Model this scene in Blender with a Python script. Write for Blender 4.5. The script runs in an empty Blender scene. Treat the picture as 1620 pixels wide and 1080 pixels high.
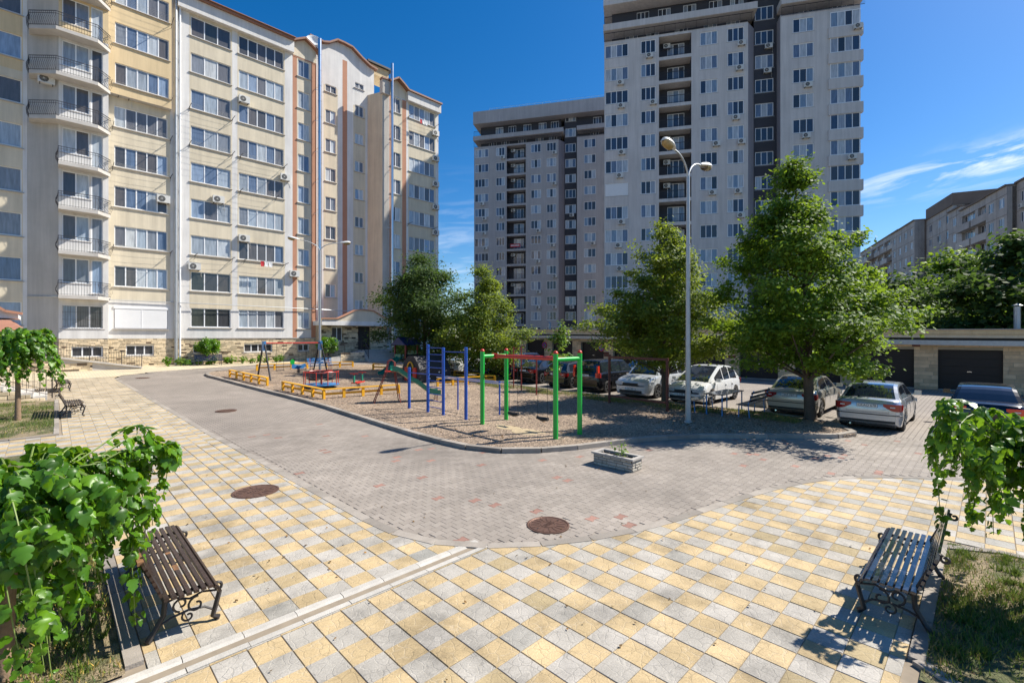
import bpy, bmesh, math, random
import numpy as np
from mathutils import Vector, Matrix

R = math.radians
rnd = random.Random(7)
scene = bpy.context.scene
C = scene.collection

# ------------------------------------------------------------------ camera, sky, sun
CAM_Z = 2.91
YAW = -44.5
cam = bpy.data.objects.new("camera", bpy.data.cameras.new("camera"))
C.objects.link(cam)
cam.location = (0, 0, CAM_Z)
cam.rotation_euler = (R(90), 0, R(YAW))
cam.data.sensor_width = 36
cam.data.lens = 16.51
cam.data.shift_y = -0.0043
cam.data.clip_end = 2000
scene.camera = cam

SUN_EL = 47.0
SUN_H = (0.893, -0.449)
world = bpy.data.worlds.new("World")
scene.world = world
world.use_nodes = True
wn, wl = world.node_tree.nodes, world.node_tree.links
wn.clear()
w_out = wn.new("ShaderNodeOutputWorld")
w_bg = wn.new("ShaderNodeBackground")
sky = wn.new("ShaderNodeTexSky")
sky.sky_type = 'NISHITA'
sky.sun_disc = False
sky.sun_elevation = R(SUN_EL)
sky.sun_rotation = math.atan2(SUN_H[0], SUN_H[1])
sky.altitude = 400
sky.air_density = 1.0
sky.dust_density = 0.6
sky.ozone_density = 3.0
w_bg.inputs[1].default_value = 0.092
hs = wn.new("ShaderNodeHueSaturation")
hs.inputs['Saturation'].default_value = 1.42
hs.inputs['Hue'].default_value = 0.503
wl.new(sky.outputs[0], hs.inputs['Color'])
# thin cirrus in a low band of the sky, from the view direction only
tc = wn.new("ShaderNodeTexCoord")
sep = wn.new("ShaderNodeSeparateXYZ")
wl.new(tc.outputs['Generated'], sep.inputs[0])
def wmath(op, a, b=None):
    n = wn.new("ShaderNodeMath"); n.operation = op
    for i, v in enumerate((a, b)):
        if v is None: continue
        if isinstance(v, (int, float)): n.inputs[i].default_value = v
        else: wl.new(v, n.inputs[i])
    return n.outputs[0]
hl_ = wmath('SQRT', wmath('ADD', wmath('MULTIPLY', sep.outputs[0], sep.outputs[0]), wmath('MULTIPLY', sep.outputs[1], sep.outputs[1])))
elv = wmath('DIVIDE', sep.outputs[2], wmath('MAXIMUM', hl_, 0.001))
azi = wmath('ARCTAN2', sep.outputs[1], sep.outputs[0])
comb = wn.new("ShaderNodeCombineXYZ")
wl.new(wmath('MULTIPLY', azi, 7.0), comb.inputs[0])
wl.new(wmath('MULTIPLY', wmath('ADD', elv, wmath('MULTIPLY', azi, 0.10)), 42.0), comb.inputs[1])
nz = wn.new("ShaderNodeTexNoise")
nz.inputs['Scale'].default_value = 1.0; nz.inputs['Detail'].default_value = 8
nz.inputs['Roughness'].default_value = 0.6; nz.inputs['Distortion'].default_value = 0.5
wl.new(comb.outputs[0], nz.inputs[0])
rp = wn.new("ShaderNodeValToRGB")
rp.color_ramp.elements[0].position = 0.47; rp.color_ramp.elements[0].color = (0, 0, 0, 1)
rp.color_ramp.elements[1].position = 0.66; rp.color_ramp.elements[1].color = (1, 1, 1, 1)
wl.new(nz.outputs[0], rp.inputs[0])
def bell(v, c, w):
    d = wmath('DIVIDE', wmath('SUBTRACT', v, c), w)
    return wmath('POWER', 2.718, wmath('MULTIPLY', wmath('MULTIPLY', d, d), -1.0))
streaks = wmath('MULTIPLY', bell(elv, wmath('ADD', 0.262, wmath('MULTIPLY', azi, -0.10)), 0.024), bell(azi, -0.06, 0.24))
veil = wmath('MULTIPLY', wmath('MULTIPLY', bell(elv, 0.16, 0.12), bell(azi, 0.93, 0.20)), 0.22)
cmask = wmath('MINIMUM', wmath('MULTIPLY', rp.outputs[0], wmath('ADD', streaks, veil)), 0.85)
cm = wn.new("ShaderNodeMixRGB")
cm.inputs[2].default_value = (8.6, 8.9, 9.3, 1)
wl.new(cmask, cm.inputs[0]); wl.new(hs.outputs[0], cm.inputs[1])
wl.new(cm.outputs[0], w_bg.inputs[0])
wl.new(w_bg.outputs[0], w_out.inputs[0])

sun_l = bpy.data.lights.new("sun", 'SUN')
sun_l.energy = 5.0
sun_l.angle = R(0.5)
sun_l.color = (1.0, 0.945, 0.85)
sun = bpy.data.objects.new("sun", sun_l)
C.objects.link(sun)
ce = math.cos(R(SUN_EL))
sd = Vector((SUN_H[0] * ce, SUN_H[1] * ce, math.sin(R(SUN_EL))))
sun.rotation_euler = (-sd).to_track_quat('-Z', 'Y').to_euler()
sun.location = (20, -20, 60)
scene.view_settings.view_transform = 'Standard'
scene.view_settings.look = 'None'
scene.view_settings.exposure = 0.68
scene.view_settings.gamma = 1
scene.view_settings.use_curve_mapping = False

# ------------------------------------------------------------------ helpers
TH = 0.794
S_, C_ = math.sin(TH), math.cos(TH)
def cw(X, Y):                       # metres right of / ahead of the camera -> world xy
    return S_ * X + C_ * Y, -C_ * X + S_ * Y
def zg(y):                          # the yard climbs gently towards the pale block
    t = min(y, 75) - 15
    if t <= 0: return 0.0
    return .027 * (t * t / 8 if t < 4 else t - 2)

MATS = {}
def node_mat(name):
    m = bpy.data.materials.new(name); m.use_nodes = True
    MATS[name] = m
    nt = m.node_tree
    return m, nt, nt.nodes, nt.links, nt.nodes['Principled BSDF']

def mat(name, col, rough=.6, metal=0., var=.12, scale=3., bump=0., bscale=40., isl=0., spec=.5, coat=0., fine=0., obj=False, streak=0., chip=0.):
    """plain surface: colour with blotches, optional per-piece variation, grain bump"""
    m, nt, N, L, B = node_mat(name)
    if obj:
        tcn = N.new("ShaderNodeTexCoord"); co = tcn.outputs['Object']
    else:
        g = N.new("ShaderNodeNewGeometry"); co = g.outputs['Position']
    B.inputs['Roughness'].default_value = rough
    B.inputs['Metallic'].default_value = metal
    B.inputs['Specular IOR Level'].default_value = spec
    B.inputs['Coat Weight'].default_value = coat
    B.inputs['Coat Roughness'].default_value = .05
    rgb = N.new("ShaderNodeRGB"); rgb.outputs[0].default_value = (*col, 1)
    out = rgb.outputs[0]
    def shade(fac, amt, o):
        mr = N.new("ShaderNodeMapRange"); mr.inputs['From Min'].default_value = .2 if amt != isl or True else 0
        mr.inputs['From Min'].default_value = 0.25; mr.inputs['From Max'].default_value = 0.75
        mr.inputs['To Min'].default_value = 1 - amt; mr.inputs['To Max'].default_value = 1 + amt
        L.new(fac, mr.inputs[0])
        mx = N.new("ShaderNodeVectorMath"); mx.operation = 'SCALE'
        L.new(o, mx.inputs[0]); L.new(mr.outputs[0], mx.inputs['Scale'])
        return mx.outputs[0]
    if var:
        n1 = N.new("ShaderNodeTexNoise"); n1.inputs['Scale'].default_value = scale
        n1.inputs['Detail'].default_value = 6; n1.inputs['Roughness'].default_value = .6
        L.new(co, n1.inputs['Vector']); out = shade(n1.outputs[0], var, out)
    if fine:
        n3 = N.new("ShaderNodeTexNoise"); n3.inputs['Scale'].default_value = bscale
        n3.inputs['Detail'].default_value = 3
        L.new(co, n3.inputs['Vector']); out = shade(n3.outputs[0], fine, out)
    if streak:      # rain marks run down the wall
        smp = N.new("ShaderNodeMapping"); smp.inputs['Scale'].default_value = (2.6, 2.6, .16)
        L.new(co, smp.inputs[0])
        n5 = N.new("ShaderNodeTexNoise"); n5.inputs['Scale'].default_value = 1.; n5.inputs['Detail'].default_value = 7; n5.inputs['Roughness'].default_value = .7
        L.new(smp.outputs[0], n5.inputs['Vector']); out = shade(n5.outputs[0], streak, out)
    if isl:
        gi = N.new("ShaderNodeNewGeometry"); oi = N.new("ShaderNodeObjectInfo")
        ad = N.new("ShaderNodeMath"); ad.operation = 'ADD'
        L.new(gi.outputs['Random Per Island'], ad.inputs[0]); L.new(oi.outputs['Random'], ad.inputs[1])
        fr = N.new("ShaderNodeMath"); fr.operation = 'FRACT'; L.new(ad.outputs[0], fr.inputs[0])
        out = shade(fr.outputs[0], isl, out)
    if chip:        # knocked and faded paint
        n6 = N.new("ShaderNodeTexNoise"); n6.inputs['Scale'].default_value = 9; n6.inputs['Detail'].default_value = 8; n6.inputs['Roughness'].default_value = .7
        L.new(co, n6.inputs['Vector'])
        c6 = N.new("ShaderNodeValToRGB"); c6.color_ramp.elements[0].position = chip; c6.color_ramp.elements[1].position = chip+.03
        L.new(n6.outputs[0], c6.inputs[0])
        m6 = N.new("ShaderNodeMixRGB"); m6.inputs[2].default_value = (.16,.12,.10,1)
        L.new(c6.outputs[0], m6.inputs[0]); L.new(out, m6.inputs[1]); out = m6.outputs[0]
    L.new(out, B.inputs['Base Color'])
    if bump:
        n2 = N.new("ShaderNodeTexNoise"); n2.inputs['Scale'].default_value = bscale
        n2.inputs['Detail'].default_value = 4
        L.new(co, n2.inputs['Vector'])
        bp = N.new("ShaderNodeBump"); bp.inputs['Strength'].default_value = bump; bp.inputs['Distance'].default_value = .01
        L.new(n2.outputs[0], bp.inputs['Height']); L.new(bp.outputs[0], B.inputs['Normal'])
    return m

class MB:
    """collects geometry, links it as one mesh object"""
    def __init__(s): s.v = []; s.f = []; s.m = []; s.s = []
    def add(s, vs, fs, m=0, sm=False, T=None):
        o = len(s.v)
        if T is not None: vs = [T @ Vector(v) for v in vs]
        s.v.extend([tuple(v) for v in vs])
        for f in fs:
            s.f.append(tuple(i + o for i in f)); s.m.append(m); s.s.append(sm)
    def box(s, x0, y0, z0, x1, y1, z1, m=0, T=None):
        vs = [(x0,y0,z0),(x1,y0,z0),(x1,y1,z0),(x0,y1,z0),(x0,y0,z1),(x1,y0,z1),(x1,y1,z1),(x0,y1,z1)]
        s.add(vs, [(0,3,2,1),(4,5,6,7),(0,1,5,4),(1,2,6,5),(2,3,7,6),(3,0,4,7)], m, False, T)
    def bar(s, p, q, w, h, m=0, up=(0,0,1)):
        p, q = Vector(p), Vector(q); d = q - p; L = d.length
        if L < 1e-6: return
        x = d / L; up = Vector(up)
        if abs(x.dot(up)) > .98: up = Vector((1,0,0))
        y = up.cross(x).normalized(); z = x.cross(y)
        T = Matrix(((x.x,y.x,z.x,p.x),(x.y,y.y,z.y,p.y),(x.z,y.z,z.z,p.z),(0,0,0,1)))
        s.box(0,-w/2,-h/2,L,w/2,h/2,m,T)
    def tube(s, pts, r, n=6, m=0, cap=True, sm=True):
        pts = [Vector(p) for p in pts]; k = len(pts); o = len(s.v)
        if not hasattr(r, '__len__'): r = [r]*k
        prev = None
        for i, p in enumerate(pts):
            d = (pts[min(i+1,k-1)] - pts[max(i-1,0)]).normalized()
            if prev is None:
                a = Vector((0,0,1)) if abs(d.z) < .9 else Vector((1,0,0))
                u = d.cross(a).normalized()
            else:
                u = (prev - d*prev.dot(d)).normalized()
            prev = u; w = d.cross(u)
            for j in range(n):
                t = 2*math.pi*j/n
                s.v.append(tuple(p + (u*math.cos(t) + w*math.sin(t))*r[i]))
        for i in range(k-1):
            for j in range(n):
                a = o+i*n+j; b = o+i*n+(j+1)%n
                s.f.append((a,b,b+n,a+n)); s.m.append(m); s.s.append(sm)
        if cap:
            s.f.append(tuple(o+j for j in range(n))[::-1]); s.m.append(m); s.s.append(False)
            s.f.append(tuple(o+(k-1)*n+j for j in range(n))); s.m.append(m); s.s.append(False)
    def cyl(s, p, q, r, n=10, m=0): s.tube([p, q], r, n, m)
    def lathe(s, prof, n=16, m=0, T=None, sm=True):
        o = len(s.v); k = len(prof); vs = []; fs = []
        for (r, z) in prof:
            for j in range(n):
                t = 2*math.pi*j/n; vs.append((r*math.cos(t), r*math.sin(t), z))
        for i in range(k-1):
            for j in range(n):
                a = i*n+j; b = i*n+(j+1)%n; fs.append((a,b,b+n,a+n))
        s.add(vs, fs, m, sm, T)
    def prism(s, poly, z0, z1, m=0, T=None, sm=False):
        n = len(poly)
        vs = [(x,y,z0) for x,y in poly] + [(x,y,z1) for x,y in poly]
        s.add(vs, [tuple(range(n))[::-1], tuple(range(n,2*n))] + [(i,(i+1)%n,n+(i+1)%n,n+i) for i in range(n)], m, sm, T)
    def mesh(s, name, mats, sharp=None):
        me = bpy.data.meshes.new(name)
        me.from_pydata(s.v, [], s.f)
        if not isinstance(mats, (list, tuple)): mats = [mats]
        for m in mats: me.materials.append(m)
        if len(mats) > 1: me.polygons.foreach_set('material_index', s.m)
        if any(s.s):
            me.polygons.foreach_set('use_smooth', s.s)
            if sharp: me.set_sharp_from_angle(angle=R(sharp))
        me.update()
        return me
    def build(s, name, mats, parent=None, sharp=40, loc=None, rz=0):
        return place(name, s.mesh(name, mats, sharp), parent, loc, rz)

def place(name, me, parent=None, loc=None, rz=0, scale=None):
    o = bpy.data.objects.new(name, me); C.objects.link(o)
    if parent is not None: o.parent = parent
    if loc is not None: o.location = loc
    if rz: o.rotation_euler = (0,0,rz)
    if scale: o.scale = scale
    return o
def tag(o, label=None, cat=None, group=None, kind=None):
    if label: o['label'] = label
    if cat: o['category'] = cat
    if group: o['group'] = group
    if kind: o['kind'] = kind
    return o
def thing(name, label, cat, loc=(0,0,0), rz=0, group=None):
    o = bpy.data.objects.new(name, None); C.objects.link(o)
    o.empty_display_size = .3
    o.location = loc; o.rotation_euler = (0,0,rz)
    return tag(o, label, cat, group)
def copy_tree(o, parent=None):
    c = o.copy(); C.objects.link(c)
    if parent is not None: c.parent = parent
    for ch in list(o.children): copy_tree(ch, c)
    return c
def inpoly(x, y, P):
    c = False; j = len(P)-1
    for i in range(len(P)):
        if (P[i][1] > y) != (P[j][1] > y) and x < (P[j][0]-P[i][0])*(y-P[i][1])/(P[j][1]-P[i][1])+P[i][0]: c = not c
        j = i
    return c
def np_mesh(name, V, F, mats, smooth=False, mi=None):
    """V (n,3), F (m,k) arrays"""
    me = bpy.data.meshes.new(name)
    k = F.shape[1]
    me.vertices.add(len(V)); me.vertices.foreach_set('co', V.astype(np.float32).ravel())
    me.loops.add(F.size); me.loops.foreach_set('vertex_index', F.astype(np.int32).ravel())
    me.polygons.add(len(F)); me.polygons.foreach_set('loop_start', np.arange(0, F.size, k, dtype=np.int32))
    me.polygons.foreach_set('loop_total', np.full(len(F), k, dtype=np.int32))
    if not isinstance(mats, (list, tuple)): mats = [mats]
    for m in mats: me.materials.append(m)
    if mi is not None: me.polygons.foreach_set('material_index', mi.astype(np.int32))
    if smooth: me.polygons.foreach_set('use_smooth', np.ones(len(F), dtype=bool))
    me.update(calc_edges=True); me.validate()
    return me
def text_mesh(txt, size, m, align='CENTER'):
    cu = bpy.data.curves.new('lettering', 'FONT'); cu.body = txt; cu.size = size
    cu.align_x = align; cu.align_y = 'CENTER'; cu.extrude = .002; cu.resolution_u = 2
    o = bpy.data.objects.new('lettering', cu); C.objects.link(o)
    dg = bpy.context.evaluated_depsgraph_get()
    me = bpy.data.meshes.new_from_object(o.evaluated_get(dg))
    bpy.data.objects.remove(o); bpy.data.curves.remove(cu)
    me.materials.clear(); me.materials.append(m)
    return me

# ------------------------------------------------------------------ materials
white_st = mat("stucco_white", (.66,.64,.61), .9, var=.09, scale=.7, bump=.25, bscale=60, streak=.17)
beige_st = mat("stucco_beige", (.62,.545,.41), .9, var=.09, scale=.6, bump=.25, bscale=60, streak=.17)
yellow_st = mat("stucco_yellow", (.66,.51,.30), .9, var=.08, scale=.6, bump=.25, bscale=60, streak=.17)
cream_st = mat("stucco_cream", (.64,.56,.43), .9, var=.09, scale=.6, bump=.25, bscale=60, streak=.17)
shade_st = mat("stucco_shade", (.46,.43,.39), .9, var=.12, scale=.5, bump=.3, bscale=50, streak=.17)  # darker grey that holds the shade of the bay flank and corner strip
brown_st = mat("stucco_brown", (.47,.23,.14), .85, var=.08, scale=1)
trim_br = mat("trim_brown", (.27,.13,.08), .6, var=.08, scale=2)
tow_l = mat("tower_grey", (.56,.525,.50), .9, var=.09, scale=.35, bump=.25, bscale=30, streak=.17)
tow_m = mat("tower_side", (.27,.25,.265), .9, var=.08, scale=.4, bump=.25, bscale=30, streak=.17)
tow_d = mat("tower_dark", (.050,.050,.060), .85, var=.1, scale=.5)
panel_g = mat("panel_grey", (.42,.395,.365), .9, var=.2, scale=.5, bump=.3, bscale=20, streak=.17)
panel_b = mat("panel_brown", (.19,.15,.12), .9, var=.15, scale=.5)
pvc = mat("window_frame_white", (.78,.79,.80), .4, var=.02)
sill_m = mat("sill_metal", (.42,.39,.36), .5, var=.1, scale=4)
steel = mat("steel_pipe", (.62,.64,.67), .28, metal=1., var=.05)
galv = mat("galvanised", (.45,.47,.48), .5, metal=.6, var=.1, scale=6)
iron = mat("wrought_iron", (.030,.026,.026), .5, var=.2, scale=20)
slab_m = mat("concrete_slab", (.50,.47,.43), .85, var=.12, scale=2, bump=.2)
kerb_m = mat("kerb_concrete", (.29,.255,.215), .9, var=.22, scale=3, bump=.5, bscale=70, isl=.16)
conc = mat("concrete", (.42,.39,.35), .9, var=.16, scale=3, bump=.4, bscale=50, isl=.06)
drain_m = mat("drain_concrete", (.47,.44,.39), .9, var=.14, scale=7, bump=.4, bscale=80, isl=.06, fine=.05)
stone_y = mat("plinth_stone", (.62,.50,.33), .9, var=.18, scale=6, bump=.6, bscale=25, isl=.24)
stone_d = mat("plinth_stone_dark", (.13,.09,.055), .9, var=.25, scale=6, bump=.6, bscale=25, isl=.3)
mortar = mat("mortar", (.42,.35,.25), .95, var=.1, scale=5)
gar_st = mat("garage_stone", (.66,.48,.29), .9, var=.2, scale=3, bump=.5, bscale=22, isl=.16)
door_dk = mat("garage_door", (.018,.012,.010), .55, var=.1, scale=2)
rust = mat("rust_red", (.17,.05,.03), .8, var=.2, scale=5)
ac_w = mat("ac_case", (.62,.61,.57), .5, var=.06, scale=8)
ac_d = mat("ac_fan", (.05,.05,.05), .6)
shutter = mat("roller_shutter", (.80,.80,.80), .5, var=.02)
wood_b = mat("bench_wood", (.034,.019,.014), .32, var=.35, scale=9, bump=.3, bscale=30, isl=.25, spec=.6)
wood_n = mat("bench_wood_blue_black", (.016,.020,.036), .22, var=.3, scale=9, bump=.2, bscale=30, isl=.2, spec=.8, coat=.5)
wood_raw = mat("bench_wood_worn", (.22,.11,.05), .7, var=.4, scale=14)
yel_p = mat("yellow_paint", (.80,.40,.015), .45, var=.1, scale=4, isl=.08, chip=.66)
grn_p = mat("green_paint", (.015,.42,.055), .3, var=.05, scale=6, chip=.66)
red_p = mat("red_paint", (.55,.035,.02), .35, var=.08, scale=6, chip=.66)
dred_p = mat("dark_red_paint", (.22,.03,.022), .5, var=.2, scale=8, chip=.66)
brr_p = mat("red_brown_paint", (.13,.035,.022), .6, var=.25, scale=8, chip=.66)
blu_p = mat("blue_paint", (.02,.09,.42), .35, var=.1, scale=5, chip=.66)
lbl_p = mat("pale_blue_paint", (.05,.22,.50), .4, var=.1, scale=5, chip=.66)
teal_p = mat("teal_plastic", (.02,.20,.13), .25, var=.06, scale=3, chip=.66)
rubber = mat("rubber", (.016,.016,.017), .75, var=.15, scale=20)
char_p = mat("charcoal_panel", (.035,.033,.036), .7, var=.2, scale=6)
wht_p = mat("white_paint", (.75,.75,.73), .5, var=.05)
tile_r = mat("roof_tile", (.30,.14,.09), .75, var=.15, scale=5, isl=.2)
cast = mat("cast_iron_cover", (.16,.09,.065), .55, metal=.5, var=.25, scale=14, bump=.3, bscale=60)
bark = mat("bark", (.10,.075,.055), .9, var=.25, scale=12, bump=.8, bscale=30, obj=True)
bark_l = mat("bark_pale", (.24,.16,.10), .85, var=.25, scale=14, bump=.8, bscale=35, obj=True)
red_c = mat("red_cloth", (.45,.02,.03), .8)
clo_w = mat("white_cloth", (.7,.7,.7), .9)
soil = mat("soil", (.10,.075,.05), .95, var=.3, scale=8, bump=.5)
black_pl = mat("black_plastic", (.012,.012,.013), .5, var=0)
chrome = mat("bright_metal", (.7,.7,.72), .15, metal=1., var=0)
alloy = mat("alloy_rim", (.42,.43,.45), .3, metal=.9, var=0)
tail_red = mat("tail_lamp_red", (.30,.008,.008), .12, var=0, coat=.6)
tail_org = mat("tail_lamp_bright", (.75,.04,.015), .12, var=0, coat=.6)
lampglass = mat("head_lamp_glass", (.50,.53,.55), .08, var=0, coat=1.)
plate_w = mat("plate_white", (.72,.72,.70), .4, var=0)
plate_k = mat("plate_ink", (.01,.01,.012), .5, var=0)
lamp_lens = mat("lamp_lens", (.34,.24,.10), .25, var=.25, scale=8, coat=.3)
lamp_case = mat("lamp_case", (.66,.66,.64), .4, var=.05)

def glass_mat(name, cols, rough=.06, spec=.8, coat=.6):
    """window pane seen from outside: blinds, curtains, a dark room or painted sky reflection under reflecting glass"""
    m, nt, N, L, B = node_mat(name)
    gi = N.new("ShaderNodeNewGeometry"); oi = N.new("ShaderNodeObjectInfo")
    ad = N.new("ShaderNodeMath"); ad.operation = 'ADD'
    mu = N.new("ShaderNodeMath"); mu.operation = 'MULTIPLY'; mu.inputs[1].default_value = 7.31
    L.new(oi.outputs['Random'], mu.inputs[0])
    L.new(gi.outputs['Random Per Island'], ad.inputs[0]); L.new(mu.outputs[0], ad.inputs[1])
    fr = N.new("ShaderNodeMath"); fr.operation = 'FRACT'; L.new(ad.outputs[0], fr.inputs[0])
    cr = N.new("ShaderNodeValToRGB"); cr.color_ramp.interpolation = 'CONSTANT'
    E = cr.color_ramp.elements
    E[0].position = 0; E[0].color = (*cols[0], 1)
    E[1].position = 1/len(cols); E[1].color = (*cols[1], 1)
    for i in range(2, len(cols)): E.new(i/len(cols)).color = (*cols[i], 1)
    L.new(fr.outputs[0], cr.inputs[0])
    # folds of curtain / slats of blind
    sp = N.new("ShaderNodeMapping"); sp.inputs['Scale'].default_value = (9, 9, 1.2)
    L.new(gi.outputs['Position'], sp.inputs[0])
    nn = N.new("ShaderNodeTexNoise"); nn.inputs['Scale'].default_value = 1.; nn.inputs['Detail'].default_value = 3
    L.new(sp.outputs[0], nn.inputs['Vector'])
    mr = N.new("ShaderNodeMapRange"); mr.inputs['From Min'].default_value = .3; mr.inputs['From Max'].default_value = .7
    mr.inputs['To Min'].default_value = .72; mr.inputs['To Max'].default_value = 1.15
    L.new(nn.outputs[0], mr.inputs[0])
    vm = N.new("ShaderNodeVectorMath"); vm.operation = 'SCALE'
    L.new(cr.outputs[0], vm.inputs[0]); L.new(mr.outputs[0], vm.inputs['Scale'])
    L.new(vm.outputs[0], B.inputs['Base Color'])
    B.inputs['Roughness'].default_value = .5
    B.inputs['Coat Weight'].default_value = 1.0
    B.inputs['Coat Roughness'].default_value = rough
    B.inputs['Coat IOR'].default_value = 1.55
    # float glass is never flat
    n2 = N.new("ShaderNodeTexNoise"); n2.inputs['Scale'].default_value = 1.6
    L.new(gi.outputs['Position'], n2.inputs['Vector'])
    bp = N.new("ShaderNodeBump"); bp.inputs['Strength'].default_value = .08; bp.inputs['Distance'].default_value = .05
    L.new(n2.outputs[0], bp.inputs['Height']); L.new(bp.outputs[0], B.inputs['Coat Normal'])
    return m
pane_l = glass_mat("pane_curtain_sky", [(.34,.40,.46),(.46,.50,.53),(.12,.12,.13),(.30,.34,.38),(.05,.05,.055),(.24,.32,.44),(.50,.52,.52),(.10,.15,.24),(.20,.22,.25),(.09,.08,.075)])  # pale blues hold painted sky reflection, the rest curtains and dark rooms
pane_d = glass_mat("pane_dark", [(.02,.02,.022),(.04,.04,.045),(.07,.06,.055),(.03,.035,.03)])
pane_t = glass_mat("pane_tower", [(.02,.025,.04),(.03,.05,.10),(.42,.46,.50),(.03,.03,.04),(.20,.27,.36),(.02,.03,.06),(.46,.48,.50),(.02,.02,.025),(.13,.17,.25),(.30,.33,.38)])
rail_glass = mat("smoked_balustrade", (.022,.022,.026), .45, var=.05, spec=.25)
car_glass = mat("car_glass", (.012,.018,.03), .04, var=0, coat=1.)

def paint(name, col, metal=.35, rough=.28):
    return mat("paint_"+name, col, rough, metal=metal, var=.03, scale=3, coat=1., obj=True)

# ---- ground materials
def tile_mat(name, col, line):
    m, nt, N, L, B = node_mat(name)
    g = N.new("ShaderNodeNewGeometry"); oi = N.new("ShaderNodeObjectInfo")
    co = g.outputs['Position']
    wn1 = N.new("ShaderNodeTexNoise"); wn1.inputs['Scale'].default_value = 14; wn1.inputs['Detail'].default_value = 2
    L.new(co, wn1.inputs['Vector'])
    mixv = N.new("ShaderNodeMixRGB"); mixv.blend_type = 'ADD'; mixv.inputs[0].default_value = .05
    L.new(co, mixv.inputs[1]); L.new(wn1.outputs['Color'], mixv.inputs[2])
    v = N.new("ShaderNodeTexVoronoi"); v.feature = 'DISTANCE_TO_EDGE'; v.inputs['Scale'].default_value = 8.5
    L.new(mixv.outputs[0], v.inputs['Vector'])
    crk = N.new("ShaderNodeValToRGB"); crk.color_ramp.elements[0].position = 0.0; crk.color_ramp.elements[1].position = .055
    crk.color_ramp.elements[0].color = (1,1,1,1); crk.color_ramp.elements[1].color = (0,0,0,1)
    L.new(v.outputs['Distance'], crk.inputs[0])
    # blotches, speckle
    n1 = N.new("ShaderNodeTexNoise"); n1.inputs['Scale'].default_value = 2.2; n1.inputs['Detail'].default_value = 5
    n2 = N.new("ShaderNodeTexNoise"); n2.inputs['Scale'].default_value = 60; n2.inputs['Detail'].default_value = 4; n2.inputs['Roughness'].default_value = .7
    L.new(co, n1.inputs['Vector']); L.new(co, n2.inputs['Vector'])
    ad = N.new("ShaderNodeMath"); ad.operation = 'ADD'
    L.new(g.outputs['Random Per Island'], ad.inputs[0]); L.new(oi.outputs['Random'], ad.inputs[1])
    fr = N.new("ShaderNodeMath"); fr.operation = 'FRACT'; L.new(ad.outputs[0], fr.inputs[0])
    cr = N.new("ShaderNodeValToRGB"); E = cr.color_ramp.elements
    d = (.72, .74, .78)
    E[0].position = 0; E[0].color = (col[0]*.74, col[1]*.78, col[2]*.80, 1)
    E[1].position = .12; E[1].color = (col[0]*.95, col[1]*.95, col[2]*.95, 1)
    E.new(.6).color = (*col, 1); E.new(1.).color = (min(1,col[0]*1.1), min(1,col[1]*1.1), min(1,col[2]*1.12), 1)
    L.new(fr.outputs[0], cr.inputs[0])
    def rng(sock, a, b, lo=.3, hi=.7):
        mr = N.new("ShaderNodeMapRange"); mr.inputs[1].default_value = lo; mr.inputs[2].default_value = hi
        mr.inputs[3].default_value = a; mr.inputs[4].default_value = b; L.new(sock, mr.inputs[0]); return mr.outputs[0]
    k = N.new("ShaderNodeMath"); k.operation = 'MULTIPLY'
    L.new(rng(n1.outputs[0], .80, 1.18), k.inputs[0]); L.new(rng(n2.outputs[0], .80, 1.18), k.inputs[1])
    sc = N.new("ShaderNodeVectorMath"); sc.operation = 'SCALE'
    L.new(cr.outputs[0], sc.inputs[0]); L.new(k.outputs[0], sc.inputs['Scale'])
    n7 = N.new("ShaderNodeTexNoise"); n7.inputs['Scale'].default_value = .9; n7.inputs['Detail'].default_value = 9; n7.inputs['Roughness'].default_value = .72
    L.new(co, n7.inputs['Vector'])
    k7 = N.new("ShaderNodeVectorMath"); k7.operation = 'SCALE'; L.new(sc.outputs[0], k7.inputs[0]); L.new(rng(n7.outputs[0], .66, 1.0, .36, .50), k7.inputs['Scale'])
    sc = k7
    # the embossed line is pale with lime on some tiles, dirty on others
    lm = N.new("ShaderNodeMath"); lm.operation = 'MULTIPLY'; lm.inputs[1].default_value = .34
    L.new(crk.outputs[0], lm.inputs[0])
    n3 = N.new("ShaderNodeTexNoise"); n3.inputs['Scale'].default_value = 5; L.new(co, n3.inputs['Vector'])
    lc = N.new("ShaderNodeValToRGB"); lc.color_ramp.elements[0].position = .45; lc.color_ramp.elements[1].position = .55
    lc.color_ramp.elements[0].color = (col[0]*.45, col[1]*.45, col[2]*.45, 1); lc.color_ramp.elements[1].color = (*line, 1)
    L.new(n3.outputs[0], lc.inputs[0])
    mx = N.new("ShaderNodeMixRGB"); L.new(lm.outputs[0], mx.inputs[0]); L.new(sc.outputs[0], mx.inputs[1]); L.new(lc.outputs[0], mx.inputs[2])
    L.new(mx.outputs[0], B.inputs['Base Color'])
    B.inputs['Roughness'].default_value = .85
    hsum = N.new("ShaderNodeMath"); hsum.operation = 'SUBTRACT'
    L.new(n2.outputs[0], hsum.inputs[0]); L.new(crk.outputs[0], hsum.inputs[1])
    bp = N.new("ShaderNodeBump"); bp.inputs['Strength'].default_value = .45; bp.inputs['Distance'].default_value = .006
    L.new(hsum.outputs[0], bp.inputs['Height']); L.new(bp.outputs[0], B.inputs['Normal'])
    return m
tile_y = tile_mat("tile_yellow", (.475,.355,.19), (.54,.46,.34))
tile_g = tile_mat("tile_grey", (.385,.355,.305), (.50,.46,.39))

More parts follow.
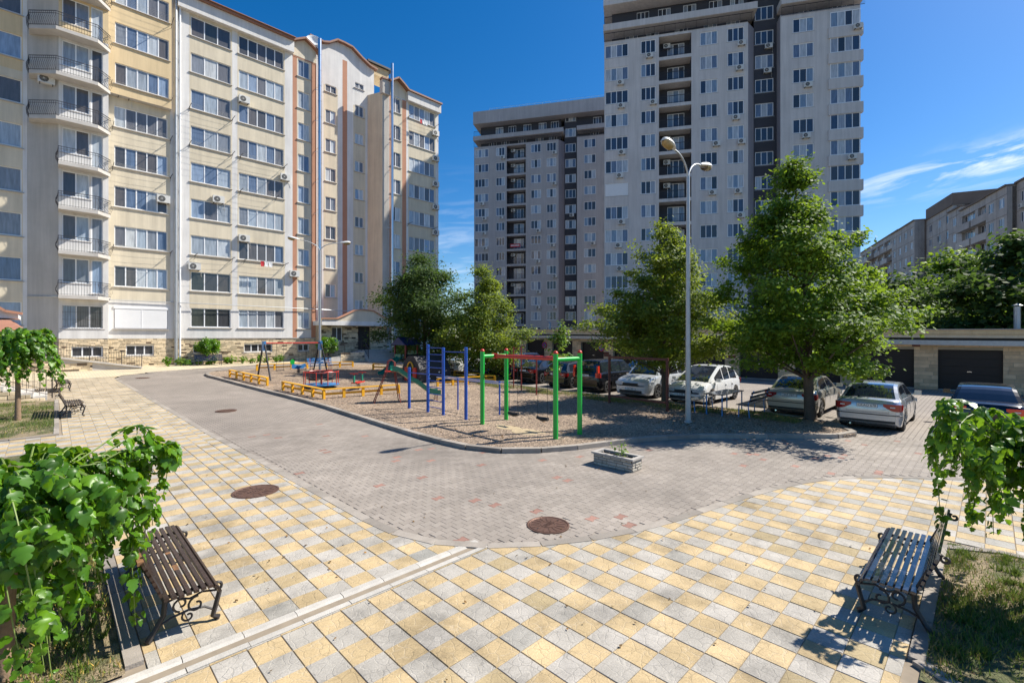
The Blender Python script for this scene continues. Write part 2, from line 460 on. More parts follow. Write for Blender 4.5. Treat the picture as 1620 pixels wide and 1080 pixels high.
def paver_mat():
    m, nt, N, L, B = node_mat("paver")
    g = N.new("ShaderNodeNewGeometry"); oi = N.new("ShaderNodeObjectInfo"); co = g.outputs['Position']
    ad = N.new("ShaderNodeMath"); ad.operation = 'ADD'
    L.new(g.outputs['Random Per Island'], ad.inputs[0]); L.new(oi.outputs['Random'], ad.inputs[1])
    fr = N.new("ShaderNodeMath"); fr.operation = 'FRACT'; L.new(ad.outputs[0], fr.inputs[0])
    cr = N.new("ShaderNodeValToRGB"); E = cr.color_ramp.elements
    E[0].position = 0; E[0].color = (.25,.215,.18,1); E[1].position = 1; E[1].color = (.30,.26,.22,1)
    L.new(fr.outputs[0], cr.inputs[0])
    n1 = N.new("ShaderNodeTexNoise"); n1.inputs['Scale'].default_value = .35; n1.inputs['Detail'].default_value = 5
    n2 = N.new("ShaderNodeTexNoise"); n2.inputs['Scale'].default_value = 70; n2.inputs['Detail'].default_value = 4
    n4 = N.new("ShaderNodeTexNoise"); n4.inputs['Scale'].default_value = 1.3; n4.inputs['Detail'].default_value = 6
    for n in (n1,n2,n4): L.new(co, n.inputs['Vector'])
    def rng(s, a, b):
        mr = N.new("ShaderNodeMapRange"); mr.inputs[1].default_value = .3; mr.inputs[2].default_value = .7
        mr.inputs[3].default_value = a; mr.inputs[4].default_value = b; L.new(s, mr.inputs[0]); return mr.outputs[0]
    k = N.new("ShaderNodeMath"); k.operation = 'MULTIPLY'; L.new(rng(n1.outputs[0], .82, 1.2), k.inputs[0]); L.new(rng(n2.outputs[0], .88, 1.1), k.inputs[1])
    k2 = N.new("ShaderNodeMath"); k2.operation = 'MULTIPLY'; L.new(k.outputs[0], k2.inputs[0]); L.new(rng(n4.outputs[0], .88, 1.12), k2.inputs[1])
    sc = N.new("ShaderNodeVectorMath"); sc.operation = 'SCALE'
    L.new(cr.outputs[0], sc.inputs[0]); L.new(k2.outputs[0], sc.inputs['Scale'])
    L.new(sc.outputs[0], B.inputs['Base Color']); B.inputs['Roughness'].default_value = .82
    bp = N.new("ShaderNodeBump"); bp.inputs['Strength'].default_value = .3; bp.inputs['Distance'].default_value = .004
    L.new(n2.outputs[0], bp.inputs['Height']); L.new(bp.outputs[0], B.inputs['Normal'])
    return m
paver_m = paver_mat()
paver_r = mat("paver_red", (.31,.17,.13), .85, var=.2, scale=6, fine=.1, bscale=60, isl=.12)
joint_m = mat("sandy_joint", (.27,.22,.16), .95, var=.2, scale=5)

def brick_sheet(name, c1, c2, cm_, bw, bh, msize, rot=0, bumpd=.004, vary=.14):
    """distant paving: too far to tell the blocks apart"""
    m, nt, N, L, B = node_mat(name)
    g = N.new("ShaderNodeNewGeometry"); mpn = N.new("ShaderNodeMapping"); mpn.inputs['Rotation'].default_value = (0,0,rot)
    L.new(g.outputs['Position'], mpn.inputs[0])
    b = N.new("ShaderNodeTexBrick"); b.inputs['Color1'].default_value = (*c1,1); b.inputs['Color2'].default_value = (*c2,1)
    b.inputs['Mortar'].default_value = (*cm_,1); b.inputs['Scale'].default_value = 1
    b.inputs['Brick Width'].default_value = bw; b.inputs['Row Height'].default_value = bh; b.inputs['Mortar Size'].default_value = msize
    L.new(mpn.outputs[0], b.inputs['Vector'])
    n1 = N.new("ShaderNodeTexNoise"); n1.inputs['Scale'].default_value = .35; n1.inputs['Detail'].default_value = 7
    n2 = N.new("ShaderNodeTexNoise"); n2.inputs['Scale'].default_value = 1.3; n2.inputs['Detail'].default_value = 6
    L.new(g.outputs['Position'], n1.inputs['Vector']); L.new(g.outputs['Position'], n2.inputs['Vector'])
    def rng(s, a, b_):
        mr = N.new("ShaderNodeMapRange"); mr.inputs[1].default_value = .3; mr.inputs[2].default_value = .7
        mr.inputs[3].default_value = a; mr.inputs[4].default_value = b_; L.new(s, mr.inputs[0]); return mr.outputs[0]
    k = N.new("ShaderNodeMath"); k.operation = 'MULTIPLY'
    L.new(rng(n1.outputs[0], 1-vary*1.3, 1+vary*1.4), k.inputs[0]); L.new(rng(n2.outputs[0], 1-vary, 1+vary), k.inputs[1])
    sc = N.new("ShaderNodeVectorMath"); sc.operation = 'SCALE'
    L.new(b.outputs[0], sc.inputs[0]); L.new(k.outputs[0], sc.inputs['Scale'])
    L.new(sc.outputs[0], B.inputs['Base Color']); B.inputs['Roughness'].default_value = .85
    iv = N.new("ShaderNodeMath"); iv.operation = 'SUBTRACT'; iv.inputs[0].default_value = 1; L.new(b.outputs['Fac'], iv.inputs[1])
    bp = N.new("ShaderNodeBump"); bp.inputs['Strength'].default_value = .5; bp.inputs['Distance'].default_value = bumpd
    L.new(iv.outputs[0], bp.inputs['Height']); L.new(bp.outputs[0], B.inputs['Normal'])
    return m
road_far = brick_sheet("paving_far", (.26,.225,.19), (.29,.25,.21), (.15,.125,.105), .2, .14, .012, vary=.1)
walk_far = brick_sheet("walk_far", (.50,.43,.31), (.56,.47,.31), (.27,.22,.16), .3, .3, .01, vary=.08)

def patch_mat(name, stops, scale, bump=.6, bscale=60, speck=.3):
    m, nt, N, L, B = node_mat(name)
    g = N.new("ShaderNodeNewGeometry"); co = g.outputs['Position']
    n1 = N.new("ShaderNodeTexNoise"); n1.inputs['Scale'].default_value = scale; n1.inputs['Detail'].default_value = 8; n1.inputs['Roughness'].default_value = .65
    L.new(co, n1.inputs['Vector'])
    cr = N.new("ShaderNodeValToRGB"); E = cr.color_ramp.elements
    E[0].position = stops[0][0]; E[0].color = (*stops[0][1], 1); E[1].position = stops[-1][0]; E[1].color = (*stops[-1][1], 1)
    for p, c in stops[1:-1]: E.new(p).color = (*c, 1)
    L.new(n1.outputs[0], cr.inputs[0])
    v = N.new("ShaderNodeTexVoronoi"); v.inputs['Scale'].default_value = bscale; L.new(co, v.inputs['Vector'])
    sp = N.new("ShaderNodeSeparateColor"); L.new(v.outputs['Color'], sp.inputs[0])
    mr = N.new("ShaderNodeMapRange"); mr.inputs[3].default_value = 1-speck; mr.inputs[4].default_value = 1+speck; L.new(sp.outputs[0], mr.inputs[0])
    sc = N.new("ShaderNodeVectorMath"); sc.operation = 'SCALE'; L.new(cr.outputs[0], sc.inputs[0]); L.new(mr.outputs[0], sc.inputs['Scale'])
    L.new(sc.outputs[0], B.inputs['Base Color']); B.inputs['Roughness'].default_value = .95
    bp = N.new("ShaderNodeBump"); bp.inputs['Strength'].default_value = bump; bp.inputs['Distance'].default_value = .03; bp.invert = True
    L.new(v.outputs['Distance'], bp.inputs['Height']); L.new(bp.outputs[0], B.inputs['Normal'])
    return m
gravel_m = patch_mat("gravel_bed", [(.3,(.19,.135,.095)),(.5,(.27,.20,.14)),(.62,(.33,.245,.17)),(.75,(.42,.32,.20))], .35, 1., 22, .6)
lawn_m = patch_mat("lawn_soil", [(.35,(.06,.085,.022)),(.48,(.12,.115,.05)),(.55,(.26,.20,.12)),(.7,(.34,.27,.17))], 1.1, .5, 60, .25)
pebble_m = mat("pebble", (.33,.25,.185), .85, var=.1, scale=2, isl=.45)
dirt_far = mat("dirt", (.16,.14,.11), .95, var=.2, scale=.3)

def leaf_mat(name, c, t, rough=.42, isl=.35, trans=.35, warm=(1.9,1.45,.7)):
    m, nt, N, L, B = node_mat(name)
    g = N.new("ShaderNodeNewGeometry"); oi = N.new("ShaderNodeObjectInfo")
    ad = N.new("ShaderNodeMath"); ad.operation = 'ADD'
    L.new(g.outputs['Random Per Island'], ad.inputs[0]); L.new(oi.outputs['Random'], ad.inputs[1])
    fr = N.new("ShaderNodeMath"); fr.operation = 'FRACT'; L.new(ad.outputs[0], fr.inputs[0])
    cr = N.new("ShaderNodeValToRGB"); E = cr.color_ramp.elements
    isl = min(.6, isl*1.25)
    E[0].position = 0; E[0].color = (c[0]*(1-isl), c[1]*(1-isl), c[2]*(1-isl), 1)
    E[1].position = 1; E[1].color = (c[0]*warm[0]*1.1, c[1]*warm[1]*1.1, c[2]*warm[2], 1)
    E.new(.6).color = (*c, 1)
    L.new(fr.outputs[0], cr.inputs[0])
    L.new(cr.outputs[0], B.inputs['Base Color'])
    B.inputs['Roughness'].default_value = rough
    B.inputs['Specular IOR Level'].default_value = .4
    tr = N.new("ShaderNodeBsdfTranslucent"); tr.inputs[0].default_value = (*t, 1)
    mx = N.new("ShaderNodeMixShader"); mx.inputs[0].default_value = trans
    L.new(B.outputs[0], mx.inputs[1]); L.new(tr.outputs[0], mx.inputs[2])
    out = N['Material Output']; L.new(mx.outputs[0], out.inputs[0])
    return m
leaf_tree = leaf_mat("leaf_lime", (.105,.165,.022), (.40,.50,.04), .62)
leaf_dark = leaf_mat("leaf_dark", (.040,.085,.018), (.14,.24,.03), .68)
leaf_maple = leaf_mat("leaf_maple", (.080,.165,.020), (.34,.50,.03), .62)
leaf_mul = leaf_mat("leaf_mulberry", (.060,.165,.012), (.30,.54,.02), .38, isl=.5, trans=.32)
leaf_sap = leaf_mat("leaf_sapling", (.10,.20,.03), (.30,.45,.04), .45)
grass_m = leaf_mat("grass_blade", (.10,.17,.03), (.22,.30,.05), .6, isl=.4, trans=.25)
straw_m = leaf_mat("dry_blade", (.30,.25,.11), (.35,.30,.12), .8, isl=.3, trans=.2)
twig_m = mat("green_twig", (.16,.22,.05), .6, var=.1, scale=10)

# ------------------------------------------------------------------ ground
def sheet(name, poly, dz, m, steps=(), kind='structure', skirt=0):
    """flat piece of ground that follows the gentle rise of the yard"""
    bm = bmesh.new()
    f = bm.faces.new([bm.verts.new((x, y, 0)) for x, y in poly])
    if f.normal.z < 0: f.normal_flip()
    for y in list(steps) + [15, 16, 17, 18, 19, 75]:
        bmesh.ops.bisect_plane(bm, geom=bm.verts[:]+bm.edges[:]+bm.faces[:], plane_co=(0, y, 0), plane_no=(0, 1, 0))
    bmesh.ops.triangulate(bm, faces=bm.faces[:])
    for v in bm.verts: v.co.z = zg(v.co.y) + dz
    if skirt:
        ed = [e for e in bm.edges if e.is_boundary]
        r = bmesh.ops.extrude_edge_only(bm, edges=ed)
        for v in r['geom']:
            if isinstance(v, bmesh.types.BMVert): v.co.z -= skirt
    bmesh.ops.recalc_face_normals(bm, faces=bm.faces[:])
    me = bpy.data.meshes.new(name); bm.to_mesh(me); bm.free()
    me.materials.append(m)
    o = place(name, me); tag(o, kind=kind); return o

sheet('ground', [(-500,-500),(700,-500),(700,700),(-500,700)], -.05, dirt_far)
edge = [(2.7,35.6),(3.35,19),(3.52,12.6),(3.57,9.1),(3.6,7),(3.63,6.42),(3.68,6.1),(3.78,5.79),(3.93,5.45),(4.14,5.14),(4.33,4.93),(4.55,4.72),
        (4.95,4.41),(5.46,4.1),(5.92,3.89),(6.38,3.72),(6.92,3.57),(7.62,3.42),(8.5,3.25),(9.5,3.03),(10.4,2.78),(11.1,2.5),(11.65,2.2),
        (12.2,1.75),(12.75,1.15),(13.25,.5),(14.1,-.6),(15.2,-2.2),(16.5,-5),(17,-14)]
ROAD = edge + [(34.9,-14),(34.9,41.2),(11.7,41.1),(8.2,39.8),(6.9,39.4),(5.8,39.0),(4.4,38.2),(3.1,37.3)]
road = sheet('road', ROAD, -.008, road_far)
sheet('driveway', [(34.9,-60),(34.9,-14),(17,-14),(17,-60)], -.01, road_far)
plaza = sheet('plaza', [(-12,-12),(17,-12)] + edge[::-1][1:] + [(2.7,44.6),(-12,44.6)], -.012, joint_m)
sheet('building_walk', [(-12,36.5),(2.95,36.7),(3.1,37.35),(4.4,38.25),(5.8,39.05),(6.9,39.45),(8.2,39.85),(11.7,41.15),(34.9,41.25),(34.9,46.6),(-12,46.6)], .006, walk_far)

# flush kerb between the block paving and the tiles, and the raised kerb by the building
kerb_me = MB(); kerb_me.box(0,-.5,-.12,.985,.5,0)
kerb_unit = kerb_me.mesh('kerb_stone', kerb_m)
def kerb_run(pts, w, top, parent, step=1.0, me=kerb_unit, name='kerb_stone', dz=0):
    """stones laid end to end along a polyline"""
    P = [Vector((x, y, 0)) for x, y in pts]
    d = [0]
    for a, b in zip(P, P[1:]): d.append(d[-1] + (b-a).length)
    n = max(1, round(d[-1]/step)); seg = d[-1]/n
    def at(t):
        for i in range(len(P)-1):
            if t <= d[i+1] + 1e-9: return P[i].lerp(P[i+1], (t-d[i])/max(1e-9, d[i+1]-d[i]))
        return P[-1]
    for i in range(n):
        a, b = at(i*seg), at((i+1)*seg)
        za, zb_ = zg(a.y), zg(b.y)
        o = place(name, me, parent)
        v = b-a; L = v.length
        o.location = (a.x, a.y, za+top+dz+rnd.uniform(-.002,.002))
        o.rotation_euler = (0, -math.atan2(zb_-za, L), math.atan2(v.y, v.x))
        o.scale = (L, w, 1)
kerb_run(edge[:28], .16, .006, plaza, .75)
bw_kerb = [(4.4,38.2),(5.8,39.0),(6.9,39.4),(8.2,39.8),(11.7,41.1),(20,41.2),(34,41.2)]
kerb_run(bw_kerb, .15, .05, plaza, 1.0)

# coloured tiles, laid in a chequerboard
T0 = (2.506, 3.65); TS = .3
def xl(y):
    if y < 4.87: return -7.5
    if y < 16.7: return .60
    if y < 19.0: return -9
    if y < 27.4: return .26
    if y < 30.3: return .2
    return -3.5
bx = edge
def road_side(x, y):
    return inpoly(x, y, ROAD)
tile_me = {}
def one_tile(m):
    b = MB(); g = .0025; c = .005; h = TS/2
    a = h-g; t = a-c
    vs = [(-a,-a,-.014),(a,-a,-.014),(a,a,-.014),(-a,a,-.014),(-a,-a,-.006),(a,-a,-.006),(a,a,-.006),(-a,a,-.006),(-t,-t,0),(t,-t,0),(t,t,0),(-t,t,0)]
    fs = [(8,9,10,11)] + [(i,(i+1)%4,4+(i+1)%4,4+i) for i in range(4)] + [(4+i,4+(i+1)%4,8+(i+1)%4,8+i) for i in range(4)]
    b.add(vs, fs); return b.mesh('paving_tile', m)
tile_me = [one_tile(tile_y), one_tile(tile_g)]
def clip(poly, p, n):
    out = []
    for i in range(len(poly)):
        a, b = poly[i], poly[(i+1)%len(poly)]
        da = (a[0]-p[0])*n[0]+(a[1]-p[1])*n[1]; db = (b[0]-p[0])*n[0]+(b[1]-p[1])*n[1]
        if da >= 0: out.append(a)
        if (da >= 0) != (db >= 0):
            t = da/(da-db); out.append((a[0]+(b[0]-a[0])*t, a[1]+(b[1]-a[1])*t))
    return out
RECTS = [(.61,20,5.185,16.6),(-9.2,20,16.72,18.96),(.25,20,18.96,27.35),(.15,20,27.35,30.3),(-3.5,20,30.3,36.9),(4.36,20,4.875,5.185),
         (-9.2,20,.535,4.875),(-9.2,5.12,-9,.535),(9.18,17,-9,.535)]
flat = [MB(), MB()]; near = []
E_ = [Vector((x, y)) for x, y in edge]
def emit(par, poly, top=0):
    b = flat[par]; n_ = len(poly)
    if n_ < 3: return
    b.add([(px, py, zg(py)-.014) for px, py in poly] + [(px, py, zg(py)+top) for px, py in poly],
          [tuple(range(n_, 2*n_))] + [(k,(k+1)%n_,n_+(k+1)%n_,n_+k) for k in range(n_)])
for i in range(-120, 60):
    for j in range(-60, 60):
        x = T0[0] + (j+.5)*TS; y = T0[1] - (i+.5)*TS
        if x < -9.4 or x > 17.2 or y < -9.2 or y > 37: continue
        par = (i + j) % 2; h = TS/2
        for (rx0, rx1, ry0, ry1) in RECTS:
            x0, x1, y0, y1 = max(x-h, rx0), min(x+h, rx1), max(y-h, ry0), min(y+h, ry1)
            if x1-x0 < .02 or y1-y0 < .02: continue
            ins = [road_side(*c) for c in ((x0,y0),(x1,y0),(x1,y1),(x0,y1))]
            if all(ins): continue
            g = .0025
            poly = [(x0+g,y0+g),(x1-g,y0+g),(x1-g,y1-g),(x0+g,y1-g)]
            if any(ins):
                c_ = Vector((x,y))
                def dseg(k):
                    u = E_[k+1]-E_[k]; w = max(0, min(1, (c_-E_[k]).dot(u)/u.length_squared)); return (E_[k]+u*w-c_).length
                q = min(range(len(E_)-1), key=dseg)
                d = (E_[q+1]-E_[q]).normalized(); n = Vector((-d.y, d.x))
                if (Vector((0,0))-E_[q]).dot(n) < 0: n = -n
                emit(par, clip(poly, E_[q], n)); continue
            fwd = C_*x + S_*y; side = S_*x - C_*y
            if x1-x0 > TS-.001 and y1-y0 > TS-.001 and fwd > 2.8 and abs(side)/fwd < 1.12 and y < 15: near.append((math.hypot(x, y), x, y, par)); continue
            emit(par, poly)
near.sort()
for k, (D, x, y, par) in enumerate(near):
    if k < 300:
        place('paving_tile', tile_me[par], plaza, (x, y, rnd.uniform(-.0025,.001)), 0).rotation_euler = (rnd.uniform(-.004,.004), rnd.uniform(-.004,.004), rnd.choice((0, R(90), R(180))))
    else:
        b = flat[par]; a = TS/2-.0025; t = a-.005; dz = rnd.uniform(-.002,.001)
        b.add([(x-a,y-a,-.014),(x+a,y-a,-.014),(x+a,y+a,-.014),(x-a,y+a,-.014),(x-t,y-t,dz),(x+t,y-t,dz),(x+t,y+t,dz),(x-t,y+t,dz)],
              [(4,5,6,7)] + [(i,(i+1)%4,4+(i+1)%4,4+i) for i in range(4)])
ft = MB()
for q, b in enumerate(flat):
    ft.add(b.v, b.f, q)
tag(ft.build('paving_tiles', [tile_y, tile_g], plaza), kind='stuff')

# I-shaped paving blocks on the near part of the road
bone = [(-.1,-.0815),(-.062,-.0815),(-.04,-.0585),(.04,-.0585),(.062,-.0815),(.1,-.0815),(.1,.0815),(.062,.0815),(.04,.0585),(-.04,.0585),(-.062,.0815),(-.1,.0815)]
def bone_geo(s=.93):
    n = len(bone)
    top = [((abs(x)-.004)*(1 if x>0 else -1), (abs(y)-.004)*(1 if y>0 else -1), 0) for x, y in bone]
    bot = [((abs(x)-.0015)*(1 if x>0 else -1), (abs(y)-.0015)*(1 if y>0 else -1), -.008) for x, y in bone]
    return bot+top, [tuple(range(n,2*n))] + [(k,(k+1)%n,n+(k+1)%n,n+k) for k in range(n)]
bg = bone_geo()
def bone_me(m):
    b = MB(); b.add(*bg); return b.mesh('paving_block', m)
block_me = [bone_me(paver_m), bone_me(paver_r)]
island_o = [(7.0,33.4),(7.1,32.4),(7.33,28.5),(7.6,24.6),(7.8,22),(7.9,20.2),(7.95,18.4),(7.88,15.8),(7.7,13),(7.64,11.2),(7.66,10.3),(7.72,9.65),(7.85,9.1),
            (8.12,8.62),(8.5,8.2),(9.15,7.75),(10.1,7.38),(10.95,7.15),(11.9,6.8),(12.7,6.35),(13.4,5.85),(14.4,4.87),(15,4.28),(16.35,2.95),(16.8,2.75),(17.5,3.0),(18.3,3.6),(18.9,4.2),
            (19.05,6),(19.1,9),(19.3,20),(19.6,28),(19.6,36.2),(19,36.8),(8.4,36.9),(7.5,36.2),(7.05,35)]
cand = []
jx = 0
for r_ in range(-40, 160):
    y = r_*.14
    if y < -4 or y > 17: continue
    for c_ in range(15, 95):
        x = c_*.2 + (.1 if r_ % 2 else 0)
        if x > 17.5: continue
        fwd = C_*x + S_*y; side = S_*x - C_*y
        if fwd < 3 or fwd > 16.5 or abs(side)/fwd > 1.15: continue
        if not inpoly(x, y, ROAD) or inpoly(x, y, island_o): continue
        dmin = min(((E_[k]+(E_[k+1]-E_[k])*max(0,min(1,((Vector((x,y))-E_[k]).dot(E_[k+1]-E_[k]))/(E_[k+1]-E_[k]).length_squared)))-Vector((x,y))).length for k in range(len(E_)-1))
        if dmin < .10: continue
        cand.append((fwd, x, y))
cand.sort()
VV = []; FF = []; MM = []
bv = np.array(bg[0]); 
stuff_b = MB()
rr = random.Random(3)
for k, (d, x, y) in enumerate(cand):
    red = rr.random() < .017
    if math.hypot(x-5.5, y-4.8) < .34: continue
    if k < 300:
        place('paving_block', block_me[int(red)], road, (x, y, rr.uniform(-.0015,.001)))
    else:
        dz = rr.uniform(-.0015,.001) + zg(y)
        if d < 11: stuff_b.add([(a+x, b+y, c+dz) for a, b, c in bg[0]], bg[1], int(red))
        else:
            stuff_b.add([(a+x, b+y, c+dz) for a, b, c in bg[0][12:]], [tuple(range(12))], int(red))
tag(stuff_b.build('paving_blocks', [paver_m, paver_r], road), kind='stuff')

# play-area island
island = sheet('playground_ground', [(x*1.0, y) for x, y in island_o], .085, gravel_m, skirt=.2)
kerb_big = MB(); kerb_big.box(0,-.5,-.16,.99,.5,0); kb = kerb_big.mesh('kerb_stone', kerb_m)
kerb_run(island_o + [island_o[0]], .17, .115, island, 1.0, me=kb)
# strip of grass along the cars, gravel pebbles lying proud
def scatter_tri(name, n, fn, m, parent=None, seed=1):
    pass
def grass(name, regions, dens, h, parent, seed, mats=(None, None), dry=.25, label=None, clump=True):
    rg = np.random.default_rng(seed)
    P = []
    for (x0, y0, x1, y1, excl) in regions:
        n = int((x1-x0)*(y1-y0)*dens)
        p = rg.random((n, 2))*[x1-x0, y1-y0] + [x0, y0]
        if clump:
            k = np.sin(p[:,0]*2.1+seed)*np.sin(p[:,1]*1.7+1.3*seed) + .6*np.sin(p[:,0]*5.3+2)*np.sin(p[:,1]*4.6) + rg.normal(0,.45,n)
            p = p[k > -.15]
        P.append(p)
    p = np.vstack(P); n = len(p)
    ang = rg.random(n)*6.283; lean = rg.random(n)*.8; hh = h*(.45+rg.random(n)*.9); w = .004+rg.random(n)*.004
    z = np.array([zg(v) for v in p[:,1]])
    bx_, by_ = np.cos(ang)*w, np.sin(ang)*w
    la = rg.random(n)*6.283
    V = np.zeros((n,3,3))
    V[:,0] = np.c_[p[:,0]-bx_, p[:,1]-by_, z]; V[:,1] = np.c_[p[:,0]+bx_, p[:,1]+by_, z]
    V[:,2] = np.c_[p[:,0]+np.cos(la)*lean*hh, p[:,1]+np.sin(la)*lean*hh, z+hh]
    F = np.arange(n*3).reshape(n,3)
    mi = (rg.random(n) < dry).astype(int)
    o = place(name, np_mesh(name, V.reshape(-1,3), F, [grass_m, straw_m], mi=mi), parent)
    o.location.z = .03
    tag(o, label, 'grass' if label else None, kind='stuff')
    return o
lawn_a = sheet('lawn', [(-9,5.22),(.46,5.22),(.46,16.6),(-9,16.6)], .012, lawn_m)
lawn_b = sheet('lawn', [(-9,19.1),(.10,19.1),(.10,27.3),(-9,27.3)], .012, lawn_m)
lawn_c = sheet('lawn', [(5.25,-9),(9.05,-9),(9.05,.42),(5.25,.42)], .012, lawn_m)
kerb_run([(.53,5.3),(.53,16.6)], .13, .03, lawn_a, .8)
kerb_run([(-9,16.66),(.53,16.66)], .1, .02, lawn_a, 1)
kerb_run([(-9,19.03),(.12,19.03),(.18,27.3)], .12, .03, lawn_b, 1)
kerb_run([(5.19,-9),(5.19,.30),(5.3,.46),(9.0,.47),(9.11,.36),(9.11,-9)], .12, .03, lawn_c, .8)
tag(grass('grass', [(-3.2,5.25,.45,10.5,0)], 2800, .05, None, 3, dry=.5), 'short sunburnt grass on the lawn behind the near left bench', 'grass', kind='stuff')
tag(grass('grass', [(-3.5,19.2,.08,27.2,0)], 900, .06, None, 5, dry=.1), 'mown green grass round the small weeping tree by the stairs', 'grass', kind='stuff')
tag(grass('grass', [(5.3,-2.6,9.0,.40,0)], 3200, .05, None, 9, dry=.42), 'patchy dry grass under the bench at the right', 'grass', kind='stuff')
tag(grass('grass', [(17.3,4.4,18.9,20.8,0),(18.0,20.8,19.2,32,0)], 900, .09, None, 12, dry=.3), 'rough grass strip between the playground gravel and the parked cars', 'grass', kind='stuff')
def tufts(region, n, seed, h=.11, label=None):
    rg = np.random.default_rng(seed); V = []
    x0, y0, x1, y1 = region
    for k in range(n):
        cx_, cy_ = x0+rg.random()*(x1-x0), y0+rg.random()*(y1-y0); m = rg.integers(25, 60); r = .03+.09*rg.random()
        for q in range(m):
            a = rg.random()*6.28; d = r*rg.random()**.6; px, py = cx_+d*math.cos(a), cy_+d*math.sin(a); w = .004+.004*rg.random(); hh = h*(.4+.8*rg.random())
            b_ = rg.random()*6.28; la = rg.random()*6.28; ln = hh*(.2+.8*rg.random())
            V += [(px-w*math.cos(b_),py-w*math.sin(b_),zg(py)+.012),(px+w*math.cos(b_),py+w*math.sin(b_),zg(py)+.012),(px+ln*math.cos(la),py+ln*math.sin(la),zg(py)+.012+hh)]
    V = np.array(V); F = np.arange(len(V)).reshape(-1,3)
    return tag(place('grass_tufts', np_mesh('grass_tufts', V, F, grass_m)), label, 'grass', kind='stuff')
tufts((-2.6,5.3,.4,9.5), 130, 21, label='greener grass tufts on the dry lawn at the near left')
tufts((5.4,-2.4,8.9,.3), 190, 22, label='greener grass tufts on the dry lawn at the near right')
for o in bpy.data.objects:
    if o.name.startswith('grass.003'): o.location.z = .1
# pebbles
rg = np.random.default_rng(2)
pts = []
while len(pts) < 9000:
    x, y = rg.random()*11+7.7, rg.random()**1.5*26+3
    if inpoly(x, y, island_o): pts.append((x, y))
P = np.array(pts); n = len(P)
tet = np.array([(1,0,0),(-.5,.87,0),(-.5,-.87,0),(0,0,.8)])
sz = .012+rg.random(n)**2*.025; a = rg.random(n)*6.28
V = np.zeros((n,4,3))
for k in range(4):
    V[:,k,0] = P[:,0] + sz*(tet[k,0]*np.cos(a)-tet[k,1]*np.sin(a))
    V[:,k,1] = P[:,1] + sz*(tet[k,0]*np.sin(a)+tet[k,1]*np.cos(a))*.8
    V[:,k,2] = np.array([zg(v) for v in P[:,1]]) + .086 + sz*tet[k,2]
F = (np.arange(n)*4)[:,None,None] + np.array([(0,1,3),(1,2,3),(2,0,3)])[None]
tag(place('pebbles', np_mesh('pebbles', V.reshape(-1,3), F.reshape(-1,3), pebble_m)), 'loose brown gravel stones on the playground bed', 'gravel', kind='stuff')
# worn hollows of sand under the swings
def disc(name, x, y, rx, ry, dz, m, parent, n=18, rot=0):
    b = MB(); vs = []
    for k in range(n):
        t = 2*math.pi*k/n; q = 1+.12*math.sin(3*t+x)+.08*math.sin(5*t)
        px, py = rx*q*math.cos(t), ry*q*math.sin(t)
        vs.append((x+px*math.cos(rot)-py*math.sin(rot), y+px*math.sin(rot)+py*math.cos(rot)))
    b.add([(px, py, zg(py)+dz) for px, py in vs], [tuple(range(n))])
    return b.build(name, m, parent)
sand_m = mat("sand", (.42,.33,.20), .95, var=.15, scale=5, fine=.15, bscale=60)
disc('sand_patch', 10.15, 9.75, .38, .62, .089, sand_m, island)
disc('sand_patch', 10.2, 10.6, .3, .45, .0895, sand_m, island)

# drain channel between the two tiled areas
dr = thing('drain_channel', 'concrete drain channel running across the tiles beside the near left bench', 'drain', (0,0,0))
b = MB()
prof = [(-.15,-.05),(-.15,.004),(-.075,.004),(-.055,-.006),(-.02,-.026),(.02,-.026),(.055,-.006),(.075,.004),(.15,.004),(.15,-.05)]
n = len(prof); vs = [(0,y,z) for y,z in prof]+[(.493,y,z) for y,z in prof]
b.add(vs, [(i,i+1,n+i+1,n+i) for i in range(n-1)] + [tuple(range(n))[::-1], tuple(range(n,2*n))], 0)
b.f = [tuple(reversed(f)) for f in b.f]
dm = b.mesh('channel_stone', drain_m)
for k in range(-8, 9):
    o = place('channel_stone', dm, dr, (k*.5-.15, 5.03, rnd.uniform(-.002,.002))); o.rotation_euler.z = rnd.uniform(-.004,.004)
tag(dr, kind=None)

# manhole covers
def manhole(x, y, r, label, dz=.004):
    t = thing('manhole_cover', label, 'manhole cover', (x, y, zg(y)+dz))
    b = MB()
    b.lathe([(r,-.02),(r,.006),(r*.93,.008),(r*.91,.002),(r*.90,-.001),(.0,-.001)], 36, sm=False)
    f = b.build('frame_ring', cast, t)
    b = MB()
    b.lathe([(r*.885,-.0),(r*.885,.006),(r*.85,.007),(r*.84,.004),(0,.004)], 36, sm=False)
    for k in range(16):
        a = 2*math.pi*k/16
        b.bar((r*.42*math.cos(a),r*.42*math.sin(a),.006),(r*.80*math.cos(a+.05),r*.80*math.sin(a+.05),.006),.014,.007)
    b.lathe([(r*.36,.003),(r*.36,.009),(r*.31,.009),(r*.31,.003)], 24, sm=False)
    for k in range(5):
        b.bar((-r*.2+k*r*.1,-r*.1,.007),(-r*.2+k*r*.1,r*.12,.007),.012,.006)
    b.build('lid', cast, t)
    for s in (-1,1):
        b = MB(); b.lathe([(.022,.0085),(.0,.0085)], 10, T=Matrix.Translation((s*r*.68,0,0))); b.build('lifting_hole', black_pl, t)
    return t
manhole(2.76, 9.71, .40, 'brown iron manhole cover set in the yellow and grey tiles')
manhole(5.5, 4.8, .33, 'brown iron manhole cover at the near edge of the block paving')
manhole(4.79, 20.48, .36, 'iron manhole cover in the road opposite the yellow fence')
manhole(3.9, 35.2, .34, 'farthest iron manhole cover where the road turns by the pale building')

